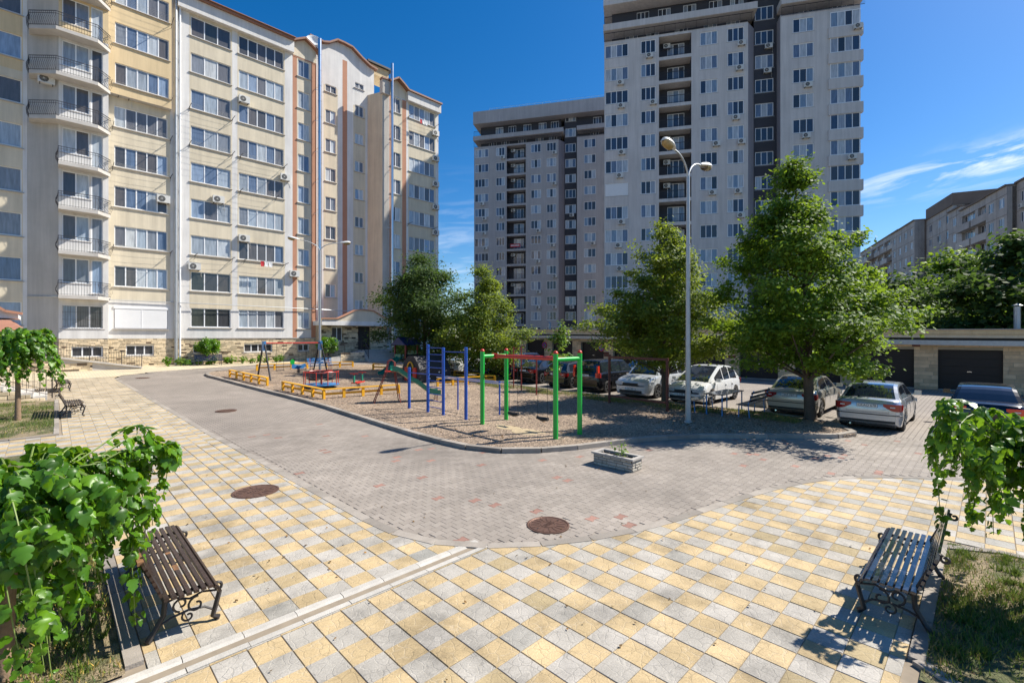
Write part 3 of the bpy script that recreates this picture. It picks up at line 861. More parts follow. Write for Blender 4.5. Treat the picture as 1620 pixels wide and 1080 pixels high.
# ------------------------------------------------------------------ building kit
# every building is built in its own frame: x along the front, y into the building, z up
def wall(b, x0, x1, z0, z1, y, ops, reveal, mf, xs=(), zs=(), T=None):
    """front with real openings (x0,x1,z0,z1) and reveals; mf(xc,zc) -> material index"""
    X = sorted(set([x0, x1] + [v for o in ops for v in o[:2]] + [v for v in xs if x0 < v < x1]))
    Z = sorted(set([z0, z1] + [v for o in ops for v in o[2:4]] + [v for v in zs if z0 < v < z1]))
    X = [v for v in X if x0 <= v <= x1]; Z = [v for v in Z if z0 <= v <= z1]
    for i in range(len(X)-1):
        for j in range(len(Z)-1):
            xc, zc = (X[i]+X[i+1])/2, (Z[j]+Z[j+1])/2
            if any(o[0] < xc < o[1] and o[2] < zc < o[3] for o in ops): continue
            b.add([(X[i],y,Z[j]),(X[i+1],y,Z[j]),(X[i+1],y,Z[j+1]),(X[i],y,Z[j+1])], [(0,1,2,3)], mf(xc,zc), False, T)
    for o in ops:
        a, c, d, e = o[:4]; m = mf(a-.05, d-.05); r = o[4] if len(o) > 4 else reveal
        q = [(a,y,d),(c,y,d),(c,y,e),(a,y,e),(a,y+r,d),(c,y+r,d),(c,y+r,e),(a,y+r,e)]
        b.add(q, [(0,4,5,1),(1,5,6,2),(2,6,7,3),(3,7,4,0)], m, False, T)

W_CACHE = {}
def win_meshes(w, h, n, pm, fm=None, split=True, fr=.055, mull=.075, transom=None):
    key = (round(w,3), round(h,3), n, pm.name, split, fr, transom)
    if key in W_CACHE: return W_CACHE[key]
    b = MB(); fm = fm or pvc
    b.box(0,0,0,fr,.06,h); b.box(w-fr,0,0,w,.06,h); b.box(fr,0,0,w-fr,.06,fr); b.box(fr,0,h-fr,w-fr,.06,h)
    iw = (w-2*fr-(n-1)*mull)/n; panes = []
    for k in range(n):
        x = fr + k*(iw+mull)
        if k: b.box(x-mull,.0,fr,x,.055,h-fr)
        panes.append((x, x+iw))
    if transom: 
        for x, x2 in panes: b.box(x,.004,transom,x2,.05,transom+.04)
    fme = b.mesh('window', fm)
    if split:
        p = MB(); p.add([(0,.03,fr),(iw,.03,fr),(iw,.03,h-fr),(0,.03,h-fr)], [(0,1,2,3)])
        pme = p.mesh('pane', pm); xs = [x for x, _ in panes]
    else:
        p = MB()
        for x, x2 in panes: p.add([(x,.03,fr),(x2,.03,fr),(x2,.03,h-fr),(x,.03,h-fr)], [(0,1,2,3)])
        pme = p.mesh('panes', pm); xs = [0]
    W_CACHE[key] = (fme, pme, xs); return W_CACHE[key]
SILL = {}
def window(par, x, z, w, h, n, y=0, pm=None, split=True, sill=None, rz=0, fr=.055, transom=None, fm=None):
    fme, pme, xs = win_meshes(w, h, n, pm or pane_l, fm, split, fr, transom=transom)
    f = place('window', fme, par, (x, y, z), rz)
    for q in xs:
        place('pane' if split else 'panes', pme, f, (q, 0, 0))
    if sill:
        k = (round(w,2), sill)
        if k not in SILL:
            b = MB(); b.add([(-.12,-sill,-.05),(w+.12,-sill,-.05),(w+.12,.0,.0),(-.12,.0,.0),(-.12,-sill,-.09),(w+.12,-sill,-.09),(w+.12,.0,-.09),(-.12,.0,-.09)],
                            [(0,1,2,3),(4,7,6,5),(0,4,5,1),(1,5,6,2),(3,7,4,0)])
            SILL[k] = b.mesh('sill', sill_m)
        place('sill', SILL[k], f)
    return f
b = MB(); b.box(0,-.36,0,.82,-.05,.56,0)
b.lathe([(.22,0),(.22,.012),(.20,.012)], 16, 1, T=Matrix.Translation((.30,-.362,.28)) @ Matrix.Rotation(R(90),4,'X'))
b.add([(.30+.2*math.cos(t*math.pi/8),-.365,.28+.2*math.sin(t*math.pi/8)) for t in range(16)], [tuple(range(16))], 1)
for k in range(8):
    a = k*math.pi/8; b.bar((.30-.2*math.cos(a),-.37,.28-.2*math.sin(a)),(.30+.2*math.cos(a),-.37,.28+.2*math.sin(a)),.008,.006,0)
for s in (.08,.68): b.box(s,-.36,-.05,s+.04,0,0,1)
b.tube([(.84,-.1,.1),(.9,-.05,-.1),(.88,-.02,-.35),(.93,-.02,-.5)], .012, 4, 0)
ac_me = b.mesh('air_conditioner', [ac_w, ac_d])
def ac(par, x, z, y=0): return place('air_conditioner', ac_me, par, (x, y, z))
# washing line arm pair below a window
def line_rack(par, x0, x1, z, y=0, clothes=False):
    d = 1.1
    for x in (x0, x1):
        b = MB(); b.bar((x,y,z),(x,y-d,z+.05),.03,.03); b.bar((x,y,z-.25),(x,y-.5,z+.02),.02,.02)
        for k in range(5): b.bar((x,y-.25-k*.2,z+.02),(x,y-.25-k*.2,z+.10),.014,.014)
        o = b.build('washing_line_arm', iron, par)
    b = MB()
    for k in range(5): b.tube([(x0,y-.25-k*.2,z+.09),((x0+x1)/2,y-.25-k*.2,z+.03),(x1,y-.25-k*.2,z+.09)], .006, 3)
    b.build('line', galv, o)
    if clothes:
        for q, m in ((.35, red_c), (.45, clo_w), (.55, clo_w)):
            b = MB(); xx = x0+(x1-x0)*q
            b.add([(xx,y-.65,z+.05),(xx+.3,y-.65,z+.05),(xx+.28,y-.63,z-.4),(xx+.02,y-.67,z-.42)],[(0,1,2,3)]); b.build('laundry', m, o)

def stones(b, x0, x1, z0f, z1, y, ops, bw, bh, depth=.012, dark=.12, seed=1, gap=.012, T=None, md=1, slope=0):
    """coursed stone facing: blocks proud of recessed joints"""
    r_ = random.Random(seed); z = z0f; row = 0
    while z < z1 - .02:
        h = min(bh*r_.uniform(.85,1.15), z1-z)
        if z1 - z - h < .05: h = z1 - z
        x = x0 - r_.random()*bw*.8
        while x < x1:
            w = bw*r_.uniform(.6,1.45)
            a, c = max(x, x0)+gap/2, min(x+w, x1)-gap/2
            x += w
            if c-a < .03: continue
            d, e = z+gap/2, z+h-gap/2
            segs = [(a,c)]
            for o in ops:
                if o[2] < e and o[3] > d:
                    ns = []
                    for (p, q) in segs:
                        if q <= o[0] or p >= o[1]: ns.append((p,q)); continue
                        if p < o[0]: ns.append((p,o[0]))
                        if q > o[1]: ns.append((o[1],q))
                    segs = ns
            for (p, q) in segs:
                if q-p < .03: continue
                dp = depth*r_.uniform(.4,1.7)
                m = md if r_.random() < dark else 0
                c_ = min(.012, (q-p)*.2)
                b.add([(p,y,d),(q,y,d),(q,y,e),(p,y,e),(p+c_,y-dp,d+c_),(q-c_,y-dp,d+c_),(q-c_,y-dp,e-c_),(p+c_,y-dp,e-c_)],
                      [(4,5,6,7),(0,1,5,4),(1,2,6,5),(2,3,7,6),(3,0,4,7)], m, False, T)
        z += h; row += 1

# ================================================================== pale apartment block at the left
FP = 44.5; GZ = zg(FP)
lb = thing('apartment_building', 'cream and white apartment block with brown pilasters and steel flues along the left side', 'building', (0, FP, 0))
Z0 = 3.71; FH = 2.9; PL = 2.80      # first sill, storey height, plinth top
ROOF = 29.75
mats_lb = [white_st, beige_st, brown_st, yellow_st, shade_st, cream_st]
def fl(k): return Z0 + k*FH
# ---- right part of the first wing: x 7.3 .. 17.85
b = MB(); ops = []; wins = []
for k in range(9):
    ops += [(7.95,10.75,fl(k),fl(k)+1.52),(11.35,14.95,fl(k),fl(k)+1.52),(16.2,17.25,fl(k),fl(k)+1.52)]
    wins += [(7.95,fl(k),2.8,3),(11.35,fl(k),3.6,5),(16.2,fl(k),1.05,2)]
base_ops = [(8.1,9.9,1.62,2.28),(11.75,14.0,1.62,2.32),(16.2,17.2,1.62,2.28)]
def mf(x, z):
    if 15.72 < x < 16.1 or 17.4 < x: return 2
    if z < Z0-.1: return 0
    if 7.86 < x < 10.85 or 11.25 < x < 15.05: return 1 if z > Z0+1.5 else 0
    if 16.1 < x < 17.4: return 5
    return 0 if z < 26.8+3 else 0
wall(b, 7.25, 17.85, PL, 28.62, 0, ops, .14, mf, xs=(7.86,10.85,11.25,15.05,15.72,16.1,17.4), zs=(Z0-.1,Z0+1.5))
# upper band under the roof
b.box(7.05,-.42,28.62,15.72,.2,29.62,0)
# gabled part
b.add([(15.72,-.04,28.62),(17.85,-.04,28.62),(17.85,-.04,29.75),(16.75,-.04,30.3),(15.72,-.04,29.75)], [(0,1,2,3,4)], 5)
wall(b, 15.72,17.85,28.5,28.62,-.02,[],.1,lambda x,z:2)
b.add([(17.85,-.04,PL),(17.85,2.0,PL),(17.85,2.0,29.7),(17.85,-.04,29.7)], [(0,1,2,3)], 2)
# ---- recessed stair part: x 18 .. 24.7, 1.8 m back
for k in range(9):
    z = fl(k)+.28
    if k == 8: ops_r = (19.5,20.6,z+.2,z+.9)
    else: ops_r = (19.5,20.55,z,z+1.3)
    wins.append((ops_r[0],ops_r[2],ops_r[1]-ops_r[0],2,ops_r[3]-ops_r[2],1.8))
    if k == 0: wins.pop(); ops_r = None
    if ops_r: ops.append(ops_r)
rec = [o for o in ops if o[0] > 19]
for k in range(9):
    z = 5.69 + 2.9*k
    o = (22.6,23.55,z,z+(1.1 if k < 8 else .55)); rec.append(o)
    wins.append((o[0],o[2],.95,2,o[3]-o[2],1.8))
def mfr(x, z):
    if 21.25 < x < 21.75: return 2
    if 19.3 < x < 20.75 and z < 28: return 1
    if 22.4 < x < 23.75 and z < 27: return 1
    return 0
wall(b, 17.85, 24.75, 1.5, 31.2, 1.8, rec, .14, mfr, xs=(19.3,20.75,21.25,21.75,22.4,23.75), zs=(27,28))
gab = [(17.85,31.2),(24.75,31.2),(24.75,31.55),(24.2,31.6),(23.3,32.0),(22.2,32.7),(21.3,32.75),(20.6,32.75),(19.8,32.15),(19.2,31.95),(17.85,32.0)]
b.add([(x,1.8,z) for x,z in gab], [tuple(range(len(gab)))], 0)
# ---- second projecting block x 24.7 .. 31.8
b.add([(24.0,1.8,PL),(24.75,0,PL),(24.75,0,28.55),(24.0,1.8,28.55)], [(0,1,2,3)], 1)
ops2 = []
for k in range(9):
    ops2 += [(25.75,26.9,fl(k),fl(k)+1.5),(27.95,31.35,fl(k),fl(k)+1.5)]
    wins += [(25.75,fl(k),1.15,2),(27.95,fl(k),3.4,5)]
def mf2(x, z):
    if 25.55 < x < 25.7 or 27.1 < x < 27.6: return 2
    if 24.75 < x < 25.5: return 4  # corner strip: its shadow is put into the grey
    if z > Z0-.1 and (27.85 < x < 31.45 or 25.7 < x < 27.1): return 1
    return 0
wall(b, 24.75, 31.85, PL, 28.55, 0, ops2, .14, mf2, xs=(25.5,25.55,25.7,27.1,27.6,27.85,31.45), zs=(Z0-.1,))
b.box(27.6,-.4,28.55,31.95,.2,29.5,0)
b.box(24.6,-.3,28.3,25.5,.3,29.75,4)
b.add([(25.5,-.04,28.55),(27.6,-.04,28.55),(27.6,-.04,29.6),(26.4,-.04,30.35),(25.5,-.04,29.7)], [(0,1,2,3,4)], 5)
b.add([(31.85,0,PL),(31.85,12,PL),(31.85,12,29.4),(31.85,0,29.4)], [(0,1,2,3)], 0)
# ---- left wing: x -12 .. 7.25
YT = fl(4)+2.2   # yellow rendering starts here on the window bays
def mf3(x, z):
    if x > 6.62: return 0
    if z < Z0-.1 or (z < Z0+1.9): return 0
    return 3 if z > 20.3 else 1
opsl = []
for k in range(10):
    if k == 0: continue
    zz_ = fl(k)
    opsl.append((3.3,6.45,zz_,zz_+1.5))
    wins.append((3.3,zz_,3.15,5,1.5,0 if zz_ < 20.3 else -.55, k))
opsl_low = [o for o in opsl if o[3] < 20.4] + [(3.3,6.45,3.55,5.0)]
wall(b, 2.9, 7.25, PL, 20.35, 0, opsl_low, .14, mf3, xs=(3.2,6.62), zs=(Z0-.1,5.6))
wall(b, 6.62, 7.25, 20.35, 33, 0, [], .1, lambda x,z:0)
wall(b, 2.9, 6.62, 20.35, 33, -.55, [o for o in opsl if o[2] > 20.4], .14, lambda x,z:3)
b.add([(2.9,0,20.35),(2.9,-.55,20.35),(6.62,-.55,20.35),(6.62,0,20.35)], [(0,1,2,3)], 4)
b.add([(6.62,-.55,20.35),(6.62,0,20.35),(6.62,0,33),(6.62,-.55,33)], [(0,1,2,3)], 3)
# far left two-pane column
opsf = [(-3.6,-1.35,fl(k),fl(k)+1.5) for k in range(0,10)] + [(-7.9,-5.6,fl(k),fl(k)+1.5) for k in range(0,10)]
for k in range(10):
    wins.append((-3.6,fl(k),2.25,2)); wins.append((-7.9,fl(k),2.3,3))
wall(b, -13, -1.1, PL, 33, 0, opsf, .14, lambda x,z: 0 if x > -1.3 or z < Z0-.1 else (3 if z > 20.3 else 1), xs=(-1.3,), zs=(Z0-.1, 20.3))
# polygonal bay: shade put into the flank's grey, lit front, 1.2 m forward
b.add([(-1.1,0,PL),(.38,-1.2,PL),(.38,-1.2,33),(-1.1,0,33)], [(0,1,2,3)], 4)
bay = []
for k in range(10):
    z = fl(k)-.35
    if k == 0: bay.append((.55,2.6,fl(0)-.2,fl(0)+1.35)); wins.append((.55,fl(0)-.2,2.05,3,1.55,-1.2)); continue
    bay.append((.55,1.9,z+.3,z+1.95)); wins.append((.55,z+.3,1.35,2,1.65,-1.2))
    bay.append((2.0,2.6,z-.35,z+1.95)); wins.append((2.0,z-.35,.6,1,2.3,-1.2))
wall(b, .38, 2.9, PL, 33, -1.2, bay, .14, lambda x,z: 3 if z > 23.4 else 0, zs=(23.4,))
b.add([(2.9,-1.2,PL),(2.9,0,PL),(2.9,0,33),(2.9,-1.2,33)], [(0,1,2,3)], 0)
# body behind
b.box(-13,.35,GZ-.5,17.8,13,28.5,0); b.box(-13,.35,28.5,7.2,13,33,0); b.box(17.8,2.15,GZ-.5,24.9,13,31.2,0); b.box(24.9,.35,GZ-.5,31.8,12.9,28.4,0)
b.box(7.2,.6,28.5,17.8,13,29.4,0)
b.build('wall', mats_lb, lb)
for wd in wins:
    x, z, w, n = wd[:4]; h = wd[4] if len(wd) > 4 else 1.52; y = wd[5] if len(wd) > 5 else 0
    dark = (z < Z0+3.2 and 7 < x < 9) or z > 26 and x > 7 and x < 16
    window(lb, x, z, w, h, n, y+.07, pane_d if dark else pane_l, True, .16 if x > 2.99 or x < 0 else .1)
# ground floor shutter
b = MB()
for k in range(18): b.box(3.32,-.03,3.57+k*.08,6.43,.02,3.57+k*.08+.072)
b.box(3.26,-.06,5.0,6.5,.04,5.16); b.box(4.85,-.045,3.56,4.91,-.03,5.0)
b.build('roller_shutter', shutter, lb)
b = MB(); b.box(3.2,-.16,3.46,6.55,0,3.52); b.build('sill', sill_m, lb)
# window bars on the bay's ground floor
b = MB()
for k in range(17): b.bar((.58+k*.125,-1.28,fl(0)-.15),(.58+k*.125,-1.28,fl(0)+1.3),.012,.012)
for z in (0,.5,1.0,1.4): b.bar((.55,-1.28,fl(0)-.12+z),(2.6,-1.28,fl(0)-.12+z),.014,.014)
b.build('window_bars', iron, lb)
# roof edges and gable copings
def coping(par, pts, y0, w=.5, h=.16, m=trim_br):
    b = MB()
    for (x0, z0), (x1, z1) in zip(pts, pts[1:]): b.bar((x0,y0,z0),(x1,y0,z1),w,h)
    b.build('coping', m, par)
coping(lb, [(7.0,29.70),(15.75,29.70)], -.30, .75, .15)
coping(lb, [(6.9,29.83),(15.75,29.83)], -.05, 1.5, .05, trim_br)
coping(lb, [(15.6,29.75),(16.2,30.1),(16.75,30.42),(17.3,30.1),(18.1,29.6)], -.15, .6)
coping(lb, [(17.85,32.05),(19.2,31.98),(19.8,32.2),(20.6,32.8),(21.3,32.82),(22.2,32.75),(23.3,32.08),(24.2,31.65),(25.0,31.55)], 1.65, .5)
coping(lb, [(24.5,29.8),(25.5,29.9)], -.15, .6)
coping(lb, [(25.4,29.75),(26.4,30.45),(27.1,30.0),(27.65,29.6),(32.0,29.58)], -.25, .7)
b = MB(); b.box(14.2,3,29.4,17.0,5,31.0,0); b.build('roof_vent_house', yellow_st, lb)
b = MB(); b.box(13.9,2.6,31.0,17.3,5.4,31.25,0); b.build('roof_vent_cap', black_pl, lb)
b = MB(); b.box(24.2,2,31.2,26.6,4,32.2,0); b.build('roof_vent_house', yellow_st, lb)
b = MB(); b.box(24,1.7,32.2,27,4.2,32.4,0); b.build('roof_vent_cap', black_pl, lb)
# satellite dish
dsh = thing('satellite_dish', 'white satellite dish on the roof beside the first steel flue', 'satellite dish', (18.1, FP+1.2, 31.3))
b = MB(); b.lathe([(0,0),(.3,.04),(.55,.14),(.68,.24),(.69,.24),(.56,.12),(.3,.02),(0,-.02)], 24, T=Matrix.Rotation(R(62),4,'X') @ Matrix.Rotation(R(-20),4,'Y')); b.build('dish', wht_p, dsh)
b = MB(); b.tube([(0,0.1,0),(0,.3,-.2),(0,.3,-1.4)], .04, 6); b.tube([(0,0,-.2),(0,-.5,.25)], .015, 5); b.build('mast', galv, dsh)
# plinth of coursed stone with basement windows
b = MB()
allb = base_ops + [(1.2,2.85,1.55,2.3)]
low = [(3.95,5.6,1.55,2.3)]
wall(b, 7.25, 17.85, GZ-.4, PL, .02, base_ops, .2, lambda x,z:2)
wall(b, 2.9, 7.25, GZ-.4, PL, .02, low, .2, lambda x,z:2)
wall(b, .38, 2.9, GZ-.4, PL, -1.18, [(1.0,2.6,1.55,2.25)], .2, lambda x,z:2)
wall(b, -13, -1.1, GZ-.4, PL, .02, [], .2, lambda x,z:2)
b.add([(-1.1,.02,GZ-.4),(.38,-1.18,GZ-.4),(.38,-1.18,PL),(-1.1,.02,PL)], [(0,1,2,3)], 2)
stones(b, 7.25, 17.85, GZ-.05, PL-.01, .02, base_ops, .36, .12, .014, .10, 4)
stones(b, 2.9, 7.25, GZ-.05, PL-.01, .02, low, .34, .12, .016, .05, 5)
stones(b, .38, 2.9, GZ-.05, PL-.01, -1.18, [(1.0,2.6,1.55,2.25)], .34, .12, .016, .05, 6)
stones(b, -13, -1.1, GZ-.05, PL-.01, .02, [], .34, .12, .016, .05, 7)
o = b.build('stone_plinth', [stone_y, stone_d, mortar], lb); tag(o, kind='stuff')
for (x0,x1,z0,z1), n, y in [(base_ops[0],3,.02),(base_ops[1],4,.02),(base_ops[2],2,.02),(low[0],3,.02),((1.0,2.6,1.55,2.25),3,-1.18)]:
    f = window(lb, x0, z0, x1-x0, z1-z0, n, y+.1, pane_d, True, .12, fr=.07)
b = MB(); b.box(7.25,-.05,PL-.02,17.85,.0,PL+.06); b.build('plinth_cap', sill_m, lb)
# balconies with bellied railings
def belly(z, t):
    return [(t,0,z),(t,-.02,z+.15),(t,-.10,z+.33),(t,-.11,z+.45),(t,-.03,z+.68),(t,0,z+.95)]
def railing_run(b, p, q, z, out, step=.13, h=.95, plain=False, r=.009):
    p, q = Vector((*p,0)), Vector((*q,0)); d = q-p; L = d.length; d.normalize(); o = Vector((*out,0)).normalized()
    n = max(1, int(L/step))
    prof = [(0,0),(.03,.15),(.12,.32),(.13,.42),(.04,.66),(0,.95)] if not plain else [(0,0),(0,.95)]
    for k in range(n+1):
        a = p + d*(L*k/n)
        b.tube([a + o*x + Vector((0,0,z+zz_*h/.95)) for x, zz_ in prof], r, 3, cap=False)
    for hh in (h, .06, .84*h):
        b.bar(p+Vector((0,0,z+hh)), q+Vector((0,0,z+hh)), .035, .03 if hh == h else .015)
for k in range(1, 9):
    z = fl(k)-.95
    wide = k >= 5
    pts = [(.36,-2.15),(2.3,-2.15),(3.0,-1.2)] if not wide else [(-1.0,-1.0),(.25,-2.15),(2.3,-2.15),(3.0,-1.2)]
    st = [(.36,-1.2)] if not wide else [(-1.0,-.1)]
    poly = st + pts + ([] if not wide else [(.38,-1.2)])
    bal = MB(); bal.prism([(x, y) for x, y in poly], z-.22, z, 0)
    bo = bal.build('balcony', slab_m, lb)
    rb = MB()
    seq = st + pts
    for (p, q) in zip(seq, seq[1:]):
        d = (q[0]-p[0], q[1]-p[1]); railing_run(rb, p, q, z, (d[1], -d[0]) if True else 0)
    rb.build('railing', iron, bo)
ac(lb, -.6, fl(6)-1.6, -.9)
# pipes
def pipe(par, x, y, z0, z1, r, m=steel, name='flue'):
    b = MB(); b.tube([(x,y,z0),(x,y,z1)], r, 12)
    z = z0+.5
    while z < z1: b.lathe([(r+.012,-.03),(r+.014,0),(r+.012,.03)], 12, T=Matrix.Translation((x,y,z))); z += 1.45
    for zz_ in np.arange(z0+2, z1-1, 2.9): 
        b.bar((x,y,zz_),(x,max(y+.7,0),zz_),.03,.03); b.bar((x,y,zz_-.4),(x-.5,max(y+.7,0),zz_-.4),.02,.02)
    b.build(name, m, par)
pipe(lb, 18.0, -.45, 4.2, 30.8, .17)
pipe(lb, 25.6, -.5, 1.2, 31.6, .15)
pipe(lb, 6.95, -.18, .8, 34, .11, galv, 'downpipe'); pipe(lb, 7.22, -.12, .8, 34, .07, pvc, 'downpipe')
b = MB(); zq = 5.58
b.tube([(-1.1,-.1,zq),(.38,-1.3,zq),(3.0,-1.3,zq),(3.1,-.1,zq),(6.8,-.12,zq),(7.4,-.3,zq),(17.9,-.12,zq-.05)], .035, 6)
b.tube([(17.9,-.12,zq-.05),(24.6,1.2,zq-.1)], .035, 6)
b.build('gas_pipe', galv, lb)
# air conditioners and washing lines where the picture has them
for x, k in ((11.3,6.75),(14.6,4.75),(9.4,3.7),(11.3,2.7),(7.75,1.75),(15.4,1.8),(5.75,3.45)): ac(lb, x, fl(0)+FH*k-.55+ .0)
for x, k in ((30.9,7.7),(30.9,6.7),(30.9,5.7),(30.9,4.8),(30.9,3.8),(27.7,1.9)): ac(lb, x, fl(0)+FH*k-.2)
ac(lb, 3.4, fl(6)-.75, -.0); ac(lb, -3.8, fl(2)-.6); 
for x0, x1, k, c in ((7.8,10.8,6,0),(7.8,10.8,5,0),(11.4,14.9,5,0),(11.4,14.2,4,0),(8.2,10.8,2,0),(11.7,15.0,2,1),(3.2,6.6,5,0),(3.2,6.6,2,0),(27.7,31.2,8,1),(27.7,31.0,4,0),(3.2,6.6,4,0)):
    line_rack(lb, x0, x1, fl(k)-.12, 0, bool(c))
for x0, x1, k in ((3.1,6.6,6),(3.1,6.6,8)): line_rack(lb, x0, x1, fl(k)-.12, -.0 if k==6 else -.55)
# ---- porch of the stair
po = thing('entrance_porch', 'stone faced entrance porch with curved white pediment and dark door', 'porch', (0, 43.5, 0))
b = MB(); pops = [(18.95,19.95,2.55,3.85),(21.55,22.85,1.68,3.95)]
wall(b, 17.8, 24.7, GZ-.4, 4.0, 0, pops, .25, lambda x,z:2, T=None)
b.add([(17.8,0,GZ-.4),(17.8,2.7,GZ-.4),(17.8,2.7,4),(17.8,0,4)], [(3,2,1,0)], 2)
b.add([(24.7,0,GZ-.4),(24.7,2.7,GZ-.4),(24.7,2.7,4),(24.7,0,4)], [(0,1,2,3)], 2)
stones(b, 17.8, 24.7, GZ-.05, 3.98, 0, pops, .42, .16, .018, .16, 14)
tag(b.build('stone_wall', [stone_y, stone_d, mortar], po), kind='stuff')
window(po, 18.95, 2.55, 1.0, 1.3, 2, .12, pane_d, True, .1)
b = MB(); b.box(21.55,.2,1.68,22.85,.26,3.95); b.box(22.15,.17,1.7,22.2,.2,3.95); b.tube([(22.3,.18,2.6),(22.3,.12,2.6),(22.3,.12,2.9),(22.3,.18,2.9)],.015,5); b.build('door', door_dk, po)
b = MB(); b.box(17.55,-1.1,4.0,25.1,2.6,4.42); b.build('canopy', white_st, po)
ped = [(17.55,4.42),(25.1,4.42),(25.1,4.55),(24.4,4.6),(23.4,5.0),(22.6,5.42),(21.4,5.5),(20.7,5.42),(19.8,4.95),(19.0,4.6),(17.55,4.55)]
b = MB(); b.add([(x,-1.08,z) for x,z in ped]+[(x,-.7,z) for x,z in ped], [tuple(range(11)), tuple(range(11,22))[::-1]]+[(i,11+i,11+(i+1)%11,(i+1)%11) for i in range(11)]); b.build('pediment', cream_st, po)
coping(po, [(17.45,4.6),(19.0,4.64),(19.8,5.0),(20.7,5.47),(21.4,5.56),(22.6,5.48),(23.4,5.05),(24.4,4.66),(25.2,4.6)], -.95, .5, .1, brown_st)
b = MB()
b.box(20.9,-1.5,GZ-.2,24.7,0,1.66)
for k in range(6): b.box(20.9+.0,-1.5-.32*(k+1),GZ-.2,24.3,-1.5-.32*k,1.66-.155*(k+1))
b.build('steps', conc, po)
b = MB(); b.add([(17.0,-2.6,GZ),(20.9,-2.6,1.64),(20.9,-1.2,1.64),(17.0,-1.2,GZ),(17.0,-2.6,GZ-.3),(20.9,-2.6,GZ-.3),(20.9,-1.2,GZ-.3),(17.0,-1.2,GZ-.3)], [(0,1,2,3),(4,5,1,0),(5,6,2,1)]); b.build('ramp', slab_m, po)
b = MB(); stones(b, 18.6, 20.9, GZ-.1, 1.5, -2.6, [(17,18.4,0,9)], .4, .14, .015, .1, 3); tag(b.build('ramp_stones', [stone_y, stone_d], po), kind='stuff')
def straight_rail(name, par, p0, p1, h=.95, step=.14, m=iron):
    b = MB(); p0, p1 = Vector(p0), Vector(p1); L = (p1-p0).length; n = int(L/step)
    for k in range(n+1):
        a = p0.lerp(p1, k/n); big = k in (0, n) or k % 12 == 0
        b.bar(a, a+Vector((0,0,h if not big else h+.03)), .04 if big else .014, .04 if big else .014)
    b.bar(p0+Vector((0,0,h)), p1+Vector((0,0,h)), .05, .025); b.bar(p0+Vector((0,0,.12)), p1+Vector((0,0,.12)), .02, .02)
    return b.build(name, m, par)
straight_rail('railing', po, (15.6,-2.6,GZ), (20.9,-2.6,1.64)); straight_rail('railing', po, (20.9,-2.6,1.64), (20.9,-3.4,.9), .9)
# ---- side ramp with railing at the bay
rp_ = thing('access_ramp', 'stone sided access ramp with black railing along the foot of the pale building', 'ramp', (0, 42.0, 0))
b = MB(); 
vs = [(-5,0,GZ-.3),(4.6,0,GZ-.3),(4.6,0,GZ+.02),(.2,0,1.62),(-5,0,1.62)]
b.add(vs + [(x,1.2,z) for x,_,z in vs], [(4,3,2,1,0)[::-1],(3,8,7,2)[::-1],(4,9,8,3)[::-1]]); b.build('ramp', slab_m, rp_)
b = MB()
stones(b, -5, .2, GZ-.1, 1.5, -.002, [], .45, .14, .015, .1, 8)
stones(b, .2, 2.0, GZ-.1, 1.2, -.002, [], .45, .14, .015, .1, 9)
tag(b.build('ramp_stones', [stone_y, stone_d], rp_), kind='stuff')
b = MB(); b.bar((-5,-.05,1.62),(.2,-.05,1.62),.2,.1); b.bar((.2,-.05,1.62),(4.6,-.05,GZ+.04),.2,.1); b.build('coping', slab_m, rp_)
straight_rail('railing', rp_, (-4.5,0,1.66), (.2,0,1.66)); straight_rail('railing', rp_, (.2,0,1.66), (4.6,0,GZ+.06))

